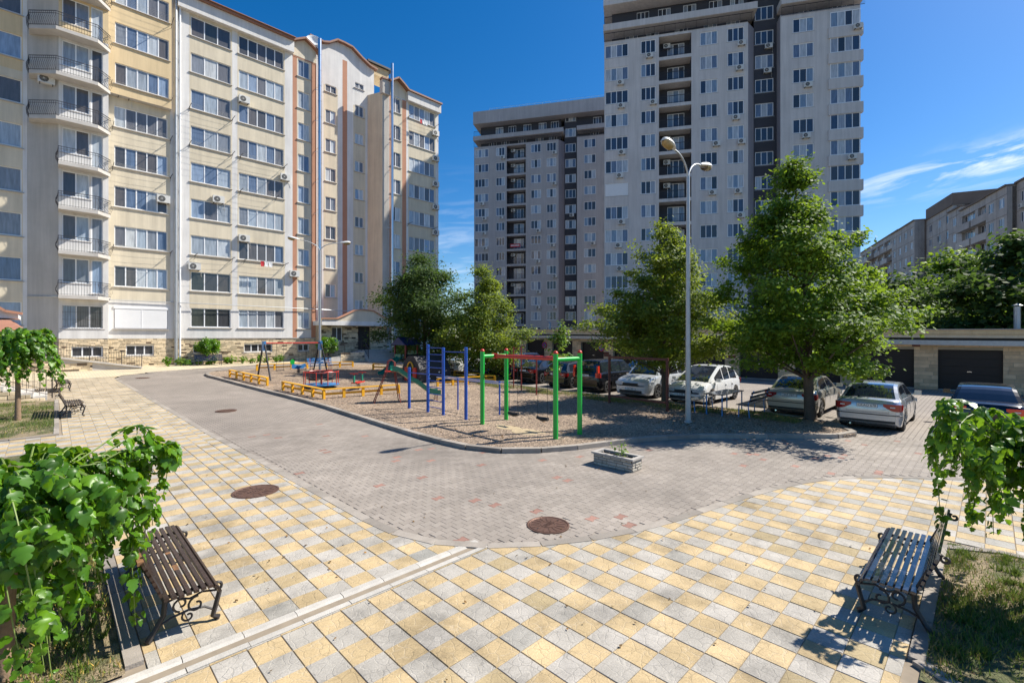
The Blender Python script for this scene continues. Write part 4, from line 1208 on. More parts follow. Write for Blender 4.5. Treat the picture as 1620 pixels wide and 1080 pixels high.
# ================================================================== grey towers
RG = {}
def railing_glass(par, x0, x1, z, y, h=1.0, name='balustrade'):
    key = (round(x1-x0,2), h)
    if key not in RG:
        b = MB(); w = x1-x0
        b.box(0,-.02,h-.05,w,.03,h); b.box(0,-.01,.08,w,.015,.12)
        n = int(w/.11)
        for k in range(n+1):
            x = w*k/n; r = .022 if k % 11 == 0 else .009
            b.add([(x-r,0,.0),(x+r,0,.0),(x+r,0,h-.03),(x-r,0,h-.03)], [(0,1,2,3)])
        RG[key] = b.mesh(name, iron)
    return place(name, RG[key], par, (x0, y, z))
tow_f = mat('tower_grey_far', (.41,.38,.37), .9, var=.09, scale=.35, bump=.25, bscale=30, streak=.15)
def tower(X, Y, e, label, base, wm=None):
    wx, wy = cw(X, Y); ang = math.atan2(*reversed(((S_*e[0]+C_*e[1]), (-C_*e[0]+S_*e[1]))))
    ex, ey = S_*e[0]+C_*e[1], -C_*e[0]+S_*e[1]
    t = thing('tower_block', label, 'tower block', (wx, wy, base), math.atan2(ey, ex))
    rt = random.Random(label)
    NF = 13; z0 = 3.2-base; top = 40.0-base
    def s(k): return z0 + 2.9*k
    b = MB(); ops = []; W = []
    for k in range(NF):
        z = s(k)
        ops += [(.12,2.92,z,z+1.6),(4.45,6.2,z,z+1.6),(6.6,10.35,z-.75,z+1.75,1.5),(11.35,13.3,z,z+1.6),(14.4,16.2,z,z+1.6)]
        W += [(.12,z,2.8,4,0),(4.45,z,1.75,3,0),(11.35,z,1.95,3,0),(14.4,z,1.8,3,0)]
    ops += [(0.5,3.4,-2+0,1.6)]
    wall(b, 0, 16.65, -1, top, 0, ops[:-1], .14, lambda x,z:0)
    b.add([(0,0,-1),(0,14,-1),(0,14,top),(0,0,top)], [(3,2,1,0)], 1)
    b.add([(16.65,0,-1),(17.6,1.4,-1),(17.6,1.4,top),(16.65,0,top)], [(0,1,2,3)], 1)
    ops3 = []
    for k in range(NF+2):
        z = s(k); ops3.append((17.75,19.75,z,z+1.6)); W.append((17.75,z,2.0,3,1.4))
    wall(b, 17.6, 20.1, -1, 46.8-base, 1.4, ops3, .14, lambda x,z:2)
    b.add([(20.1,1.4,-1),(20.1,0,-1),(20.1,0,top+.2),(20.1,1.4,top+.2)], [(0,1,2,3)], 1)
    ops4 = []
    for k in range(NF):
        z = s(k); ops4 += [(21.4,23.55,z,z+1.6),(25.2,28.15,z,z+1.7,.3)]; W += [(21.4,z,2.15,3,0),(25.2,z,2.95,4,-.12)]
    wall(b, 20.1, 28.2, -1, top+.2, 0, ops4, .14, lambda x,z:0)
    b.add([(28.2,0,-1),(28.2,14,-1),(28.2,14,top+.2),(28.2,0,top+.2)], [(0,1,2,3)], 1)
    # loggia linings (dark) behind the big openings
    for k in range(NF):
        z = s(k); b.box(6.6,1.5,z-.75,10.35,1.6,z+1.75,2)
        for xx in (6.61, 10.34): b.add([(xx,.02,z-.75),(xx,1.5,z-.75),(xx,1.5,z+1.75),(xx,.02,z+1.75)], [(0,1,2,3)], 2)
    b.box(.4,1.7,-1,28.0,14,top-.2,1)
    # two set-back storeys between white terrace bands
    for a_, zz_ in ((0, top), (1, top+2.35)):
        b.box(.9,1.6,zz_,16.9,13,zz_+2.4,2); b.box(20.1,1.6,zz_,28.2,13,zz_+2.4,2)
    b.box(-.1,-.35,41.3-base,17.6,13.6,42.1-base,0); b.box(20.1,-.35,41.3-base,28.9,13.6,42.1-base,0)
    b.box(-.1,-.3,44.5-base,28.9,13.8,46.9-base,0)
    b.box(0,0,top-.0,16.65,1.7,top+.06,0); b.box(20.1,0,top+.2,28.2,1.7,top+.25,0)
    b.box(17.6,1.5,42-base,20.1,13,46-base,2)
    b.build('wall', [wm or tow_l, tow_m, tow_d], t)
    for x, z, w, n, y in W:
        window(t, x, z, w, 1.6 if w != 2.95 else 1.7, n, y+.06, pane_t, False, .08, fr=.075)
    for k in range(NF):
        z = s(k)
        f = window(t, 7.7, z-.7, 2.0, 2.15, 3, 1.42, pane_t, False)
        railing_glass(t, 6.62, 10.33, z-.75, .05, .98)
    for (zz_, xs) in ((top+.1, (2.6,5.2,8.6,12.0,14.6,22.5,26)), (42.15-base, (4.0,6.6,9.6,12.6,15.0,23,26.5))):
        for x in xs: window(t, x, zz_, 1.5, 2.0, 3, 1.52, pane_t, False)
        railing_glass(t, 0, 17.2, zz_-.05, -.1, 1.05); railing_glass(t, 20.2, 28.6, zz_-.05, -.1, 1.05)
    # slab bands of the glazed corner bay
    b = MB(); b.box(25.0,-.16,-1.24,28.45,.3,-.04); cb = b.mesh('bay_parapet', wm or tow_l)
    for k in range(NF):
        place('bay_parapet', cb, t, (0,0,s(k)))
        window(t, 28.22, s(k), 1.6, 1.7, 2, .0, pane_t, False, rz=R(90))
    cols = ((1.6,0),(5.2,0),(12.4,0),(15.2,0),(18.6,1.4),(22.3,0),(27.0,-.22))
    for k in range(NF):
        for x, y in cols:
            if rt.random() < .36: ac(t, x+rt.uniform(-.3,.4), s(k)-.72, y)
        for x in (7.2,): 
            if rt.random() < .4: ac(t, x, s(k)+.9, 1.4)
    b = MB(); b.box(12.5,3,46.9-base,15,5,48.2-base); b.box(12.2,2.7,48.2-base,15.3,5.3,48.4-base)
    b.build('roof_vent_house', conc, t)
    b = MB()
    for x in np.arange(3,27,1.5): b.bar((x,.5,46.9-base),(x,.5,47.6-base),.03,.03)
    b.bar((3,.5,47.6-base),(27,.5,47.6-base),.03,.03); b.build('roof_railing', galv, t)
    return t
E1 = (.972, -.235)
t_near = tower(11.65, 59.3, E1, 'nearest and tallest looking grey tower block behind the maple trees', 0.0)
t_far = tower(-7.45, 92.2, E1, 'farther grey tower block in the middle with pale terrace bands', 0.0, tow_f)
b = MB(); b.box(7.3,-.04,20.15,9.3,-.0,20.8); b.build('banner', red_c, t_far)
b = MB()
for k in range(7): b.box(7.45+k*.25,-.05,20.35,7.6+k*.25,-.041,20.62)
b.build('banner_print', wht_p, t_far)
b = MB()
for k in range(2):
    pass
# one lowered shutter on the near tower
b = MB()
for k in range(18): b.box(.14,.0,3.2+2.9*6+.02+k*.082,2.9,.05,3.2+2.9*6+.02+k*.082+.074)
b.build('roller_shutter', shutter, t_near)

# ================================================================== panel block far right
pv = (.416, .909); pn = (.909, -.416)
def ppos(t, off=0): return (70.3+pv[0]*t-pn[0]*off*-1, 67+pv[1]*t-pn[1]*off*-1)
def panel_block():
    ox, oy = 70.3-pv[0]*30, 67-pv[1]*30
    wx, wy = cw(ox, oy)
    # x along the front seen from outside: from the far end towards the viewer is +x
    fx_, fy_ = cw(ox+pv[0], oy+pv[1]); 
    ex, ey = -(fx_-wx), -(fy_-wy)
    ox2, oy2 = 70.3+pv[0]*80, 67+pv[1]*80
    wx2, wy2 = cw(ox2, oy2)
    t = thing('panel_apartment_block', 'long grey concrete panel block with stepped roof beyond the trees at the right', 'building', (wx2, wy2, 0), math.atan2(ey, ex))
    # local x = 80 - t
    segs = [(110, 83, 23.9, 0, 'p'), (83, 77.2, 23.7, -1.0, 'f'), (77.2, 66, 24.2, 0, 'b'), (66, 61.2, 25.0, 0, 'f'), (61.2, 49, 26.4, .6, 's'), (49, 42, 26.6, -1.3, 'f2'), (42, 34.5, 26.6, -1.3, 'f'), (34.5, 0, 27.6, 0, 'b')]
    b = MB(); W = []; loggias = []
    for (x1, x0, zt, off, kind) in segs:
        ops = []
        L = x1-x0
        if kind == 'b':
            n = max(1, round(L/5.6)); step = L/n
            for k in range(n):
                xx = x0+step*k+.5
                for q in range(9):
                    z = zt-2.75-2.8*q
                    if z < 1: continue
                    ops.append((xx, xx+step-1, z-.1, z+1.7, .5)); W.append((xx, z+.1, step-1, 5, off+.35, 1.55)); loggias.append((xx-.2, xx+step-.8, z-1.05, z+.05, off))
        else:
            n = max(1, round(L/3.6)); step = L/n
            for k in range(n):
                xx = x0+step*(k+.5)-.75
                for q in range(9):
                    z = zt-2.75-2.8*q
                    if z < 1: continue
                    ops.append((xx, xx+1.5, z, z+1.4)); W.append((xx, z, 1.5, 2 if kind == 's' else 3, off, 1.4))
        wall(b, x0, x1, 0, zt, off, ops, .12, lambda x,z: 0)
        b.add([(x0,off,0),(x0,off+1.6,0),(x0,off+1.6,zt),(x0,off,zt)], [(3,2,1,0)], 0)
        b.add([(x1,off,0),(x1,off+1.6,0),(x1,off+1.6,zt),(x1,off,zt)], [(0,1,2,3)], 0)
        b.box(x0, off+.55, 0, x1, 12, zt-.1, 1)
        b.box(x0-.1, off-.25, zt, x1+.1, 12, zt+.22, 1)
        for q in range(9):
            z = zt-1.1-2.8*q
            if z > 1: b.box(x0, off-.012, z-.03, x1, off, z+.03, 1)
        xx = x0+3.2
        while xx < x1-1: b.box(xx-.03, off-.011, 0, xx+.03, off, zt, 1); xx += 3.2
    b.box(61.3, .5, 26.6, 49, 9, 28.6, 1)
    b.build('wall', [panel_g, panel_b], t)
    for x, z, w, n, y, h in W: window(t, x, z, w, h, n, y+.05, pane_t, False)
    for k, (x0, x1, z0, z1, off) in enumerate(loggias):
        b = MB(); b.box(x0, off-.8, z0, x1, off+.1, z1); b.build('balcony', (panel_g, slab_m, panel_b, panel_g)[k % 4], t)
    for x, z in ((84.2,20.2),(70,17.2),(58,20)): ac(t, x, z, 0)
    return t
panel_block()

# ================================================================== garages on the right
gr = thing('garage_row', 'long low row of stone garages with dark doors behind the parked cars', 'garages', (35, 40, 0), R(-90))
# local x = 40 - y(world); local y = world x - 35
def gx(y): return 40 - y
b = MB(); pitch = 3.5
doors = []
k = -4
while True:
    r0 = -.48 + pitch*k; l0 = r0 + 2.5
    if r0 > 37: break
    doors.append((gx(l0), gx(r0), zg((l0+r0)/2)-.0)); k += 1
ops = [(a, c, z, z+2.22, .35) for a, c, z in doors]
topz = lambda x: 2.44 + .37*max(0, (40-x)+1.2)/32.2
wall(b, gx(37.5), gx(-16), -.3, 2.9, 0, ops, .35, lambda x,z:2)
stones(b, gx(37.5), gx(-16), -.02, 2.88, 0, ops, .58, .20, .010, .03, 21, gap=.014)
tag(b.build('stone_wall', [gar_st, rust, mortar], gr), kind='stuff')
for a, c, z in doors:
    d = MB()
    for q in range(5): d.box(a+.04,.26,z+.03+q*.435,c-.04,.31,z+.03+q*.435+.415)
    d.box(a,.30,z,c,.34,z+2.22); d.box(a,.24,z,a+.05,.34,z+2.22); d.box(c-.05,.24,z,c,.34,z+2.22)
    do = d.build('garage_door', door_dk, gr)
    h = MB(); h.box((a+c)/2-.09,.235,z+1.02,(a+c)/2+.09,.26,z+1.06); h.build('handle', chrome, do)
    h = MB(); h.box(a+.02,-.06,z,c-.02,.34,z+.045); h.build('threshold', conc, gr)
def band(b, z0, z1, y0, y1, m=0):
    xa, xb = gx(37.8), gx(-16)
    n = 12
    for q in range(n):
        p, r_ = xa+(xb-xa)*q/n, xa+(xb-xa)*(q+1)/n
        d0, d1 = topz(p)-2.44, topz(r_)-2.44
        vs = [(p,y0,z0+d0),(r_,y0,z0+d1),(r_,y1,z0+d1),(p,y1,z0+d0),(p,y0,z1+d0),(r_,y0,z1+d1),(r_,y1,z1+d1),(p,y1,z1+d0)]
        b.add(vs, [(0,3,2,1),(4,5,6,7),(0,1,5,4),(2,3,7,6)] + ([(3,0,4,7)] if q == 0 else []) + ([(1,2,6,5)] if q == n-1 else []), m)
e = MB(); band(e, 2.44, 2.70, -.55, .2); e.build('gutter', galv, gr)
e = MB(); band(e, 2.70, 2.84, -.42, .3); e.build('soffit_shade_band', black_pl, gr)  # black band put in as the shade under the cornice
e = MB(); band(e, 2.84, 3.02, -.62, 6); e.build('cornice', beige_st, gr)
e = MB(); band(e, 3.03, 3.26, -.72, 6.2); e.build('parapet', yellow_st, gr)
e = MB(); band(e, 3.262, 3.31, -.80, 6.3); e.build('roof', conc, gr)
for y_, hh in ((31.2,.9),(29.9,.9),(-1.0,1.1),(-1.7,1.4),(-2.6,1.0)):
    q = MB(); q.tube([(gx(y_),1.0,3.2),(gx(y_),1.0,3.4+hh)], .13, 8); q.lathe([(.0,.12),(.24,.0),(.0,-.02)], 10, T=Matrix.Translation((gx(y_),1.0,3.45+hh))); q.build('vent_pipe', galv, gr)
# no stopping signs on the piers
for y_, lab in ((30.95,'round blue and red no stopping sign on the garage pier nearer the pale building'), (24.2,'round blue and red no stopping sign half hidden by the sapling')):
    sg = thing('no_stopping_sign', lab, 'road sign', (34.93, y_, zg(y_)+1.75), R(-90))
    q = MB(); q.lathe([(0,0),(.32,0),(.32,.02),(0,.02)], 24, T=Matrix.Rotation(R(90),4,'X')); q.build('disc', red_p, sg)
    q = MB(); q.lathe([(0,.021),(.25,.021),(.25,.026),(0,.026)], 24, T=Matrix.Rotation(R(90),4,'X')); q.build('blue_face', blu_p, sg)
    q = MB()
    for s_ in (1,-1): q.bar((-.19,-.03,-.19*s_),(.19,-.03,.19*s_),.008,.07)
    q.build('cross_stripes', red_p, sg)
    
# ================================================================== porch and stairs at the far left
fp_ = thing('entrance_porch', 'porch with white gable and brown tiled canopy at the far left edge', 'porch', (0, 0, 0))
b = MB(); b.box(-9,29.6,.3,-4.6,38,4.2); b.build('wall', cream_st, fp_)
b = MB(); b.add([(-8.5,27.6,2.93),(-.48,27.6,2.93),(-.48,31.5,2.93),(-8.5,31.5,2.93),(-8.5,28.6,3.62),(-1.2,28.6,3.62),(-1.2,31.5,3.62),(-8.5,31.5,3.62)], [(0,1,5,4),(1,2,6,5),(0,3,2,1),(4,5,6,7)])
b.build('tiled_canopy', tile_r, fp_)
b = MB(); b.bar((-8.5,27.58,2.9),(-.43,27.58,2.9),.1,.12); b.bar((-.46,27.55,2.9),(-.46,31.5,2.9),.1,.12); b.tube([(-.95,27.7,2.85),(-1.15,28,2.6),(-1.45,28.3,2.35)],.05,6); b.build('gutter', trim_br, fp_)
gz = [(-8,3.7),(-.98,3.7),(-.98,3.86),(-1.35,3.95),(-2.0,4.5),(-2.7,4.62),(-8,4.62)]
b = MB(); n = len(gz)
b.add([(x,28.9,z) for x,z in gz]+[(x,31.5,z) for x,z in gz], [tuple(range(n)), tuple(range(n,2*n))[::-1]]+[(i,n+i,n+(i+1)%n,(i+1)%n) for i in range(n)]); b.build('gable', wht_p, fp_)
coping(fp_, [(-.85,3.9),(-1.35,4.0),(-2.05,4.56),(-2.7,4.68),(-8,4.68)], 28.8, .3, .1, brown_st)
b = MB(); b.box(-1.75,28.5,.3,-1.45,28.8,3.0); b.build('column', cream_st, fp_)
stz = zg(28)
b = MB()
for k in range(5): b.box(-9,27.6,stz-.2,-.1-.42*k,30.2,stz+.16*(k+1)-.02)
b.build('steps', slab_m, fp_)
b = MB()
for k in range(5):
    stones(b, -9, -.16-.42*k, stz+.16*k-.06, stz+.16*(k+1)-.06, 27.59, [], .5, .16, .015, .05, 40+k)
tag(b.build('step_stones', [stone_y, stone_d], fp_), kind='stuff')
straight_rail('railing', fp_, (.05,27.7,stz+.05), (-2.4,27.7,stz+.95), 1.0, .2)
straight_rail('railing', fp_, (.05,30.1,stz+.05), (-2.4,30.1,stz+.95), 1.0, .2)

# ================================================================== street lamps
def lamp_post(x, y, base, htop, label, reach=1.25, rot=0):
    t = thing('street_lamp', label, 'street lamp', (x, y, base), rot, 'double armed street lamps')
    b = MB(); b.tube([(0,0,0),(0,0,1.2),(0,0,htop)], [.095,.085,.055], 12); b.lathe([(.13,0),(.13,.05),(.1,.07)], 14); b.lathe([(.075,0),(.08,.02),(.075,.05)], 12, T=Matrix.Translation((0,0,htop*.72)))
    b.build('pole', galv, t)
    for s in (-1, 1):
        b = MB(); pts = []
        for k in range(9):
            a = k/8*math.pi/2
            pts.append((s*reach*(1-math.cos(a))*.98, 0, htop-.15 + .75*math.sin(a)*1.0))
        b.tube([(0,0,htop-.8)]+pts, .03, 8); arm = b.build('arm', galv, t)
        hx, hz = s*reach, htop+.60
        Tm = Matrix.Translation((hx,0,hz)) @ (Matrix.Rotation(R(8*-s),4,'Y'))
        b = MB(); prof = [(0,.055,.05),(.12,.10,.09),(.3,.15,.12),(.5,.165,.13),(.66,.14,.11),(.74,.06,.06)]
        ring = []
        for (q, w, h) in prof:
            for j in range(12):
                a = math.pi*2*j/12; zz_ = math.sin(a)
                ring.append((s*q, w*math.cos(a), (h if zz_ > 0 else .02)*zz_+.02))
        fs = []
        for i in range(len(prof)-1):
            for j in range(12): fs.append((i*12+j, i*12+(j+1)%12, (i+1)*12+(j+1)%12, (i+1)*12+j))
        b.add(ring, fs+[tuple(range(12)), tuple(range(60,72))], 0, True, Tm)
        hd = b.build('lamp_head', lamp_case, t)
        b = MB(); ring = []
        for (q, w, h) in prof[2:]:
            for j in range(9):
                a = math.pi + math.pi*j/8; ring.append((s*q, w*.92*math.cos(a), .16*math.sin(a)*w/.165+.005))
        fs = []
        for i in range(3):
            for j in range(8): fs.append((i*9+j, i*9+j+1, (i+1)*9+j+1, (i+1)*9+j))
        b.add(ring, fs, 0, True, Tm); b.build('lens', lamp_lens, hd)
    return t
lamp_post(15.05, 7.0, zg(7)+.08, 8.15, 'tall grey street lamp with two curved arms standing on the playground by the table', .95)
l2 = lamp_post(13.75, 33.6, zg(33.6)+.08, 8.6, 'street lamp with two arms farther back in front of the pale building', 1.35, R(-18))

# ================================================================== benches with cast iron ends
def scroll(cx_, cz, r0, r1, a0, a1, n=14):
    return [(0, cx_+(r0+(r1-r0)*k/n)*math.cos(a0+(a1-a0)*k/n), cz+(r0+(r1-r0)*k/n)*math.sin(a0+(a1-a0)*k/n)) for k in range(n+1)]
def bench_iron(full=True):
    """one cast end, in the y-z plane; the seat faces +y"""
    b = MB(); r = .017
    b.tube([(0,.50,.0),(0,.515,.02),(0,.47,.05),(0,.50,.16),(0,.53,.28),(0,.49,.35),(0,.43,.388),(0,.25,.378),(0,.05,.385)], [.03,.03,.025,.024,.024,.024,.022,.02,.02], 6)
    b.tube([(0,-.05,.0),(0,-.06,.02),(0,-.02,.08),(0,.06,.22),(0,.07,.36),(0,.03,.45),(0,-.03,.60),(0,-.085,.70),(0,-.13,.81)], [.03,.03,.025,.024,.026,.024,.022,.02,.018], 6)
    b.tube(scroll(-.165,.77,.045,.012,R(60),R(-330)), .014, 5)
    b.tube(scroll(.505,.345,.05,.015,R(-60),R(240)), .015, 5)
    if full:
        b.tube(scroll(.33,.22,.085,.02,R(80),R(460)), .011, 5)
        b.tube(scroll(.20,.27,.075,.02,R(-100),R(-470)), .011, 5)
        b.tube(scroll(.26,.13,.06,.015,R(120),R(480)), .010, 5)
        b.tube([(0,.0,.12),(0,.12,.17),(0,.26,.19),(0,.4,.17),(0,.49,.10)], .012, 5)
        b.tube([(0,.07,.33),(0,.16,.35),(0,.27,.30),(0,.38,.33),(0,.5,.3)], .011, 5)
    return b
def bench(x, y, rz, label, wood, L=1.95, full=True, group='slatted benches with scrolled iron ends', worn=None, inset=.17):
    t = thing('park_bench', label, 'bench', (x, y, zg(y)+.004), rz, group)
    im = bench_iron(full).mesh('iron_end', iron, sharp=60)
    for s in (-1, 1): place('iron_end', im, t, (s*(L/2-inset), 0, 0))
    seat = [(.06,.408),(.12,.402),(.18,.399),(.24,.399),(.30,.402),(.36,.406),(.42,.404),(.468,.385),(.492,.345)]
    back = [(.0,.49,70),(-.022,.55,70),(-.045,.61,69),(-.068,.67,69),(-.092,.73,68),(-.118,.79,67)]
    b = MB(); b.box(-L/2,-.021,-.012,L/2,.021,.010); b.box(-L/2+.004,-.017,.010,L/2-.004,.017,.013)
    sl = b.mesh('seat_slat', wood)
    for k, (yy, zz_) in enumerate(seat):
        o = place('seat_slat', sl, t, (0, yy, zz_+.022)); o.rotation_euler.x = R((6,4,2,0,-2,-3,0,-38,-75)[k]) * (1 if k < 7 else 1)
    for yy, zz_, a in back:
        o = place('back_slat', sl, t, (0, yy+.012, zz_)); o.rotation_euler.x = R(180-a)
    if worn:
        b = MB()
        for (wx, wl_) in worn:
            b = MB(); b.box(wx, -.150, .790, wx+wl_, -.100, .822); b.build('worn_patch', wood_raw, t)
            b = MB(); b.box(wx-.45, .215, .4325, wx-.45+wl_*.6, .262, .4342); b.build('worn_patch', wood_raw, t)
    return t
b1 = bench(.72, 6.48, R(-90), 'brown slatted bench with scrolled iron legs under the big mulberry leaves at the near left', wood_b, 2.1, worn=[(.72,.25),(.3,.1)])
b2 = bench(6.88, .46, 0, 'blue black slatted bench with scrolled iron legs at the near right lawn edge', wood_n, 1.85)
b3 = bench(.32, 22.9, R(-90), 'brown slatted bench beside the small weeping tree in front of the stairs', wood_b, 1.9)
b4 = bench(.15, 31.0, R(-90), 'brown slatted bench behind the stair railing, farthest on the tiled walk', wood_b, 1.9)
b5 = bench(8.9, 43.25, R(180), 'dark bench with a clipped bush behind it against the stone plinth', wood_n, 1.9, False)

# ================================================================== stone planter
pl = thing('stone_planter', 'low stone faced planter box with a sprouting plant standing on the block paving', 'planter', (9.1, 5.88, 0), R(-90))
# local x along its length
L_, W_ = 1.0, .40
b = MB()
stones(b, -.5, .5, 0, .25, -.2, [], .2, .066, .012, 0, 3, gap=.012)
for ang, off, l in ((180,.2,.5),(90,.5,.2),(-90,.5,.2)):
    T = Matrix.Rotation(R(ang),4,'Z')
    stones(b, -l, l, 0, .25, -off, [], .2, .066, .012, 0, 5+ang, gap=.012, T=T)
b.box(-.5,-.2,0,.5,.2,.2,1)
tag(b.build('stone_blocks', [mat("planter_stone", (.46,.42,.35), .9, var=.15, scale=8, bump=.5, isl=.14), mat("planter_core", (.2,.18,.15), .95)], pl), kind='stuff')
b = MB()
for x0,y0,x1,y1 in ((-.54,-.24,.54,-.15),(-.54,.15,.54,.24),(-.54,-.15,-.45,.15),(.45,-.15,.54,.15)): b.box(x0,y0,.25,x1,y1,.29)
b.build('rim', conc, pl)
b = MB(); b.box(-.45,-.15,.2,.45,.15,.225); b.build('soil', soil, pl)

# ================================================================== playground
def P(y): return zg(y)+.085
# green double swing
sw = thing('green_swing', 'bright green swing frame with a red top beam and two black seats', 'swing', (10.5, 10.0, P(10)))
pp = [(-.5,1.55),(.62,1.6),(-.5,-1.55),(.5,-1.62)]
for x, y in pp:
    b = MB(); b.tube([(x,y,-.1),(x,y,2.36)], .072, 14); p = b.build('post', grn_p, sw)
    b = MB(); b.lathe([(.074,0),(.07,.04),(.04,.075),(0,.085)], 12, T=Matrix.Translation((x,y,2.36))); b.build('cap', red_p, p)
for a, c in ((0,1),(2,3)):
    b = MB(); b.tube([(*pp[a],2.2),(*pp[c],2.2)], .062, 12); b.build('cross_pipe', grn_p, sw)
mid = [((pp[a][0]+pp[c][0])/2, (pp[a][1]+pp[c][1])/2) for a, c in ((0,1),(2,3))]
b = MB(); b.tube([(*mid[0],2.2),(*mid[1],2.2)], .062, 12); b.lathe([(.085,-.09),(.085,.09)],12,T=Matrix.Translation((*mid[0],2.2)) @ Matrix.Rotation(R(90),4,'X')); b.build('beam', red_p, sw)
for yy in (.62, -.62):
    for dx in (0,):
        s = MB(); s.tube([(.0,yy-.22,.40),(.0,yy,.37),(.0,yy+.22,.40)], [.05,.07,.05], 8)
        so = s.build('swing_seat', rubber, sw)
    b = MB()
    for q in (-.2,.2): b.tube([(.0,yy+q,.42),(.0,yy+q*.9,2.14)], .008, 4)
    b.build('chain', iron, so)
# blue exercise bars
bl = thing('blue_climbing_bars', 'royal blue wall bars and pull-up posts beside the green swing', 'climbing frame', (10.15, 14.0, P(14)))
def post(par, x, y, h, r=.058, m=blu_p, name='post', z0=-.1):
    b = MB(); b.tube([(x,y,z0),(x,y,h)], r, 10); b.lathe([(r+.004,h-.03),(r,h+.02),(0,h+.03)],10,T=Matrix.Translation((x,y,0))); return b.build(name, m, par)
ys = (2.15,.85,-.12,-1.42)
for y, h in zip(ys, (1.60,2.52,2.42,2.45)): post(bl, 0, y, h)
post(bl, 1.15, .5, 1.2, .03)
post(bl, 1.5, -1.5, 1.2, .03)
for k in range(10):
    b = MB(); b.tube([(0,ys[1],.22+k*.245),(0,ys[2],.22+k*.245)], .016, 6); b.build('rung', blu_p, bl)
b = MB(); b.tube([(0,ys[2],2.3),(0,ys[3],2.3)], .018, 6); b.build('pull_up_bar', blu_p, bl)
b = MB(); b.tube([(0,ys[0],1.42),(0,ys[1],1.42)], .018, 6); b.build('pull_up_bar', blu_p, bl)
for x, y0, y1 in ((1.15,1.9,-1.9),(1.6,1.9,-1.9)):
    b = MB(); b.tube([(x,y0,1.18),(x,y1,1.18)], .024, 8); b.build('parallel_bar', mat("pale_steel", (.35,.40,.6), .35, metal=.4) if 'pale_steel' not in MATS else MATS['pale_steel'], bl)
# rust red frame by the trees
fr_ = thing('rust_red_frame', 'rust red rectangular bar frame in front of the white cars', 'climbing frame', (16.9, 10.0, P(10)))
for x, y in ((.19,1.43),(-.17,-1.4)): post(fr_, x, y, 2.0, .055, brr_p)
b = MB(); b.bar((.19,1.43,1.97),(-.17,-1.4,1.97),.09,.09); b.build('top_bar', brr_p, fr_)
b = MB(); b.bar((.19,1.43,.32),(-.17,-1.4,.32),.09,.07); b.build('lower_bar', brr_p, fr_)
fr2 = thing('red_exercise_bars', 'thin dark red pull-up bars behind the green swing', 'climbing frame', (17.3, 16.4, P(16.4)))
post(fr2, .36, .88, 2.25, .035, dred_p); post(fr2, -.4, -.9, 1.8, .035, dred_p); post(fr2, .8, 1.9, 2.25, .03, dred_p)
b = MB(); b.tube([(.36,.88,1.75),(-.4,-.9,1.75)], .02, 6); b.tube([(.36,.88,2.22),(.8,1.9,2.22)], .02, 6); b.build('bar', dred_p, fr2)
# slide
sl_ = thing('slide', 'green wavy slide with a red ladder on the gravel', 'slide', (9.74, 18.3, P(18.3)), math.atan2(17.3-18.3, 12.2-9.74))
b = MB()
for s in (-.21,.21): b.tube([(0,s,-.05),(.55,s*.8,1.35),(.62,s*.8,1.75),(.75,s*.8,1.82),(.9,s*.8,1.7),(.92,s*.8,1.3)], .022, 6)
lad = b.build('ladder', dred_p, sl_)
for k in range(5):
    b = MB(); q = (k+.6)/5.4; b.tube([(.55*q,-.20,1.35*q),(.55*q,.20,1.35*q)], .016, 6); b.build('rung', red_p, lad)
b = MB()
for s in (-.2,.2): b.tube([(.9,s,1.3),(1.1,s*1.4,.0)], .022, 6)
b.build('support_leg', dred_p, sl_)
b = MB(); b.box(.5,-.22,1.3,.95,.22,1.34); b.build('platform', red_p, sl_)
pr = [(.75,1.36),(1.0,1.33),(1.3,1.12),(1.6,.88),(1.85,.76),(2.1,.56),(2.35,.36),(2.6,.27),(2.85,.26)]
b = MB(); sec = [(-.31,.20),(-.29,.04),(-.22,0),(.22,0),(.29,.04),(.31,.20)]
vs = [(x, y, z+dz) for x, z in pr for y, dz in sec]; n = len(sec)
b.add(vs, [(i*n+j, i*n+j+1, (i+1)*n+j+1, (i+1)*n+j) for i in range(len(pr)-1) for j in range(n-1)], 0, True)
vs2 = [(x, y*1.04, z+dz-.03) for x, z in pr for y, dz in sec]
b.add(vs2, [(i*n+j, (i+1)*n+j, (i+1)*n+j+1, i*n+j+1) for i in range(len(pr)-1) for j in range(n-1)], 0, True)
b.build('chute', teal_p, sl_)
b = MB(); b.tube([(2.7,-.2,-.05),(2.7,-.2,.26)], .02, 6); b.tube([(2.7,.2,-.05),(2.7,.2,.26)], .02, 6); b.build('foot', dred_p, sl_)
# play tower
pt = thing('play_tower', 'wooden play tower with dark blue roof and steep green slide under the trees', 'play tower', (17.0, 27.4, P(27.4)), R(10))
pt.scale = (.86,.86,.86)
for x in (-.6,.6):
    for y in (-.6,.6): 
        b = MB(); b.box(x-.05,y-.05,-.1,x+.05,y+.05,2.5); b.build('post', dred_p, pt)
b = MB(); b.box(-.7,-.7,1.2,.7,.7,1.28); b.build('platform', char_p, pt)
b = MB(); b.add([(-.85,-.85,2.35),(.85,-.85,2.35),(.85,.85,2.35),(-.85,.85,2.35),(-.85,0,2.95),(.85,0,2.95)], [(0,1,5,4),(2,3,4,5),(0,4,3),(1,2,5),(0,3,2,1)]); b.build('roof', mat("dark_blue_roof",(.015,.03,.12),.5), pt)
b = MB(); b.box(-.6,-.66,1.3,.6,-.6,1.65); b.build('side_panel', char_p, pt)
b = MB(); b.box(-.66,-.1,1.3,-.6,.6,1.65); b.build('side_panel', teal_p, pt)
b = MB(); b.box(.6,-.6,1.3,.66,.6,1.9); b.build('side_panel', teal_p, pt)
